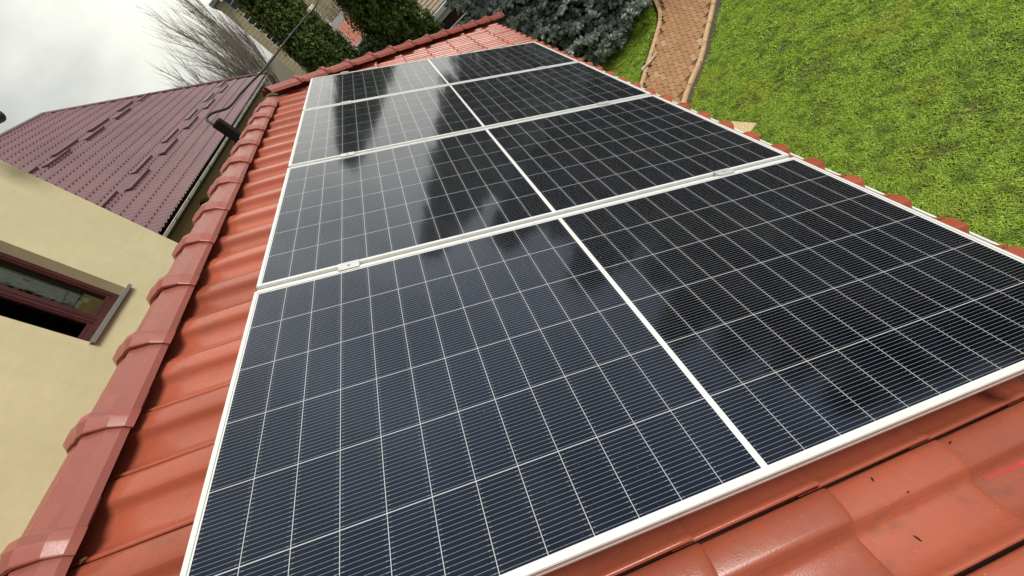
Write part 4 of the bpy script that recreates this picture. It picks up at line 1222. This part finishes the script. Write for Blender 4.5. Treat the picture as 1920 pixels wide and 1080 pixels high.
# low red roofed hut and white post between the thujas
ht = thing("small_hut", "low hut with a red tiled roof glimpsed between the thujas", "hut", (*polar(-5.75, 30), 0), (0, 0, R(4)))
h1 = MB(); h1.box(.1, 2.6, .2, 3, 0, 1.55); h1.build("wall", plain("grey_green_wall", (0.20, 0.22, 0.19), .9, .3, 3), ht)
h1 = MB(); M = Matrix.Translation((0, 0, 1.55)) @ Matrix.Rotation(R(32), 4, 'X')
for k in range(12):
    for q in range(5): h1.box(k * .23, k * .23 + .20, q * .42, q * .42 + .40, .03 - .0, .075 - q * .0, M)
h1.box(0, 2.76, 0, 2.1, 0, .028, M); h1.build("roof", plain("far_red_tile", (0.42, 0.15, 0.10), .5, .15, 5), ht)
h1 = MB(); h1.box(-.05, 2.8, -.08, .0, 1.50, 1.6); h1.box(-.10, -.01, -.05, .04, 0, 3.4); h1.build("bargeboard", M_white, ht)
wp_ = thing("white_post", "tall white metal post with a crossbar behind the thuja gap", "post", (*polar(-5.95, 27), 0))
w1 = MB(); w1.box(-.03, .03, -.03, .03, 0, 4.3); w1.build("pole", M_white, wp_)
w1 = MB(); w1.box(-.1, .9, -.09, -.031, 3.0, 3.3); w1.build("crossbar", M_white, wp_)
wg = thing("white_fence", "short white slatted fence panel below the apartment block", "fence", (*polar(-12.9, 22), 0), (0, 0, R(8)))
for k in range(7):
    w1 = MB(); w1.box(-.6, 1.2, -.02, .02, 1.9 + k * .12, 1.98 + k * .12); w1.build("slat", M_white, wg)
for xx in (-.5, 1.0):
    w1 = MB(); w1.box(xx, xx + .08, .021, .08, 0, 2.75); w1.build("post", M_white, wg)

# ---------------------------------------------------------------- small things
pk = MB(); pk.box(-.25, .25, -.18, .18, 0, .03)
o = pk.build("wooden_plank", M_wood, None, bevel=.003); o.location = (3.305, 3.17, .03); o.rotation_euler = (0, 0.02, R(17.4))
tag(o, "pale sawn timber offcut lying on the grass by the eave", "plank")
st = MB()
st.tube(smooth_path([Vector(p) for p in ((4.10, 6.115, .10), (4.02, 6.12, .085), (3.90, 6.09, .075), (3.80, 6.085, .08), (3.70, 6.085, .07))], 4), [.018] * 3 + [.022] * 11 + [.03] * 3, 8)
tag(st.build("dry_stick", plain("bleached_wood", (0.55, 0.50, 0.44), .8, .3, 30)), "bleached dry stick lying across the edge of the paver path", "stick")
def roofpt(px, py, lift=0.0):
    d = Vector(right) * ((px - 960) / 757.02) + Vector(down) * ((py - 540) / 757.02) + Vector(fwd)
    n = (ROOFM.to_3x3() @ Vector((0, 0, 1))); p0 = ROOFM @ Vector((0, 0, NB + .02))
    s = (p0 - CAM).dot(n) / d.dot(n); return CAM + d * s
def debris(name, px, py, ln, mat, label, cat, rad=.0016, ang=0):
    p = roofpt(px, py); x, y = p.x, p.y
    dep = bpy.context.evaluated_depsgraph_get()
    hit, q, nn, _ = ROOFHIT(x, y)
    z = q.z if hit else p.z
    m_ = MB(); d = Vector((math.cos(ang), math.sin(ang), 0)); d = (d - nn * d.dot(nn)).normalized() * ln / 2
    m_.tube([Vector((x, y, z)) - d + nn * rad, Vector((x, y, z)) + nn * rad * 2.2, Vector((x, y, z)) + d * .9 + nn * rad], [rad * .6, rad, rad * .5], 6)
    o = m_.build(name, mat); tag(o, label, cat); return o
from mathutils.bvhtree import BVHTree
_bm = bmesh.new(); _bm.from_mesh(rme); _bvh = BVHTree.FromBMesh(_bm)
def ROOFHIT(x, y):
    q, nn, i, d = _bvh.ray_cast(Vector((x, y, ZO + 3)), Vector((0, 0, -1)))
    return (q is not None), q, (nn if nn is None or nn.z > 0 else -nn), i
M_deb = plain("dark_debris", (0.03, 0.02, 0.015), .9)
for (px, py, ln, lab, a) in ((1781, 832, .012, "dark twig crumb on the tiles just below the panel frame", .4), (1720, 1008, .015, "dark twig crumb lying mid tile near the bottom edge", 1.9), (1636, 901, .010, "pale brown twig crumb beside the tile overlap under the frame", 1.2), (1702, 925, .006, "tiny dark speck of debris alone on a tile crown", .2)):
    debris("twig_crumb", px, py, ln, M_deb, lab, "debris", .0015, a)
debris("leaf_crumb", 148, 1052, .016, plain("yellow_leaf", (0.55, 0.38, 0.16), .8), "small yellowish leaf crumb in the shadow of the nearest ridge cap", "debris", .004, .8)
pm = MB(); pv_ = []
for k in range(13):
    t_ = k / 12; p = roofpt(1846 + 90 * t_, 895 - 34 * t_)
    h_, q_, n_, _ = ROOFHIT(p.x, p.y)
    if h_: pv_.append((q_ + n_ * .0012, (.0012 + .0035 * t_) * (1 + .3 * math.sin(k * 2.1))))
for k in range(len(pv_) - 1):
    (a_0, w0), (a_1, w1_) = pv_[k], pv_[k + 1]; sd = Vector((0, 0, 1)).cross(a_1 - a_0).normalized()
    pm.add([a_0 - sd * w0, a_0 + sd * w0, a_1 + sd * w1_, a_1 - sd * w1_], [(0, 1, 2, 3)])
pm.build("paint_mark", plain("red_crayon", (0.50, 0.035, 0.03), .7, .2, 60), roof)
_bm.free()
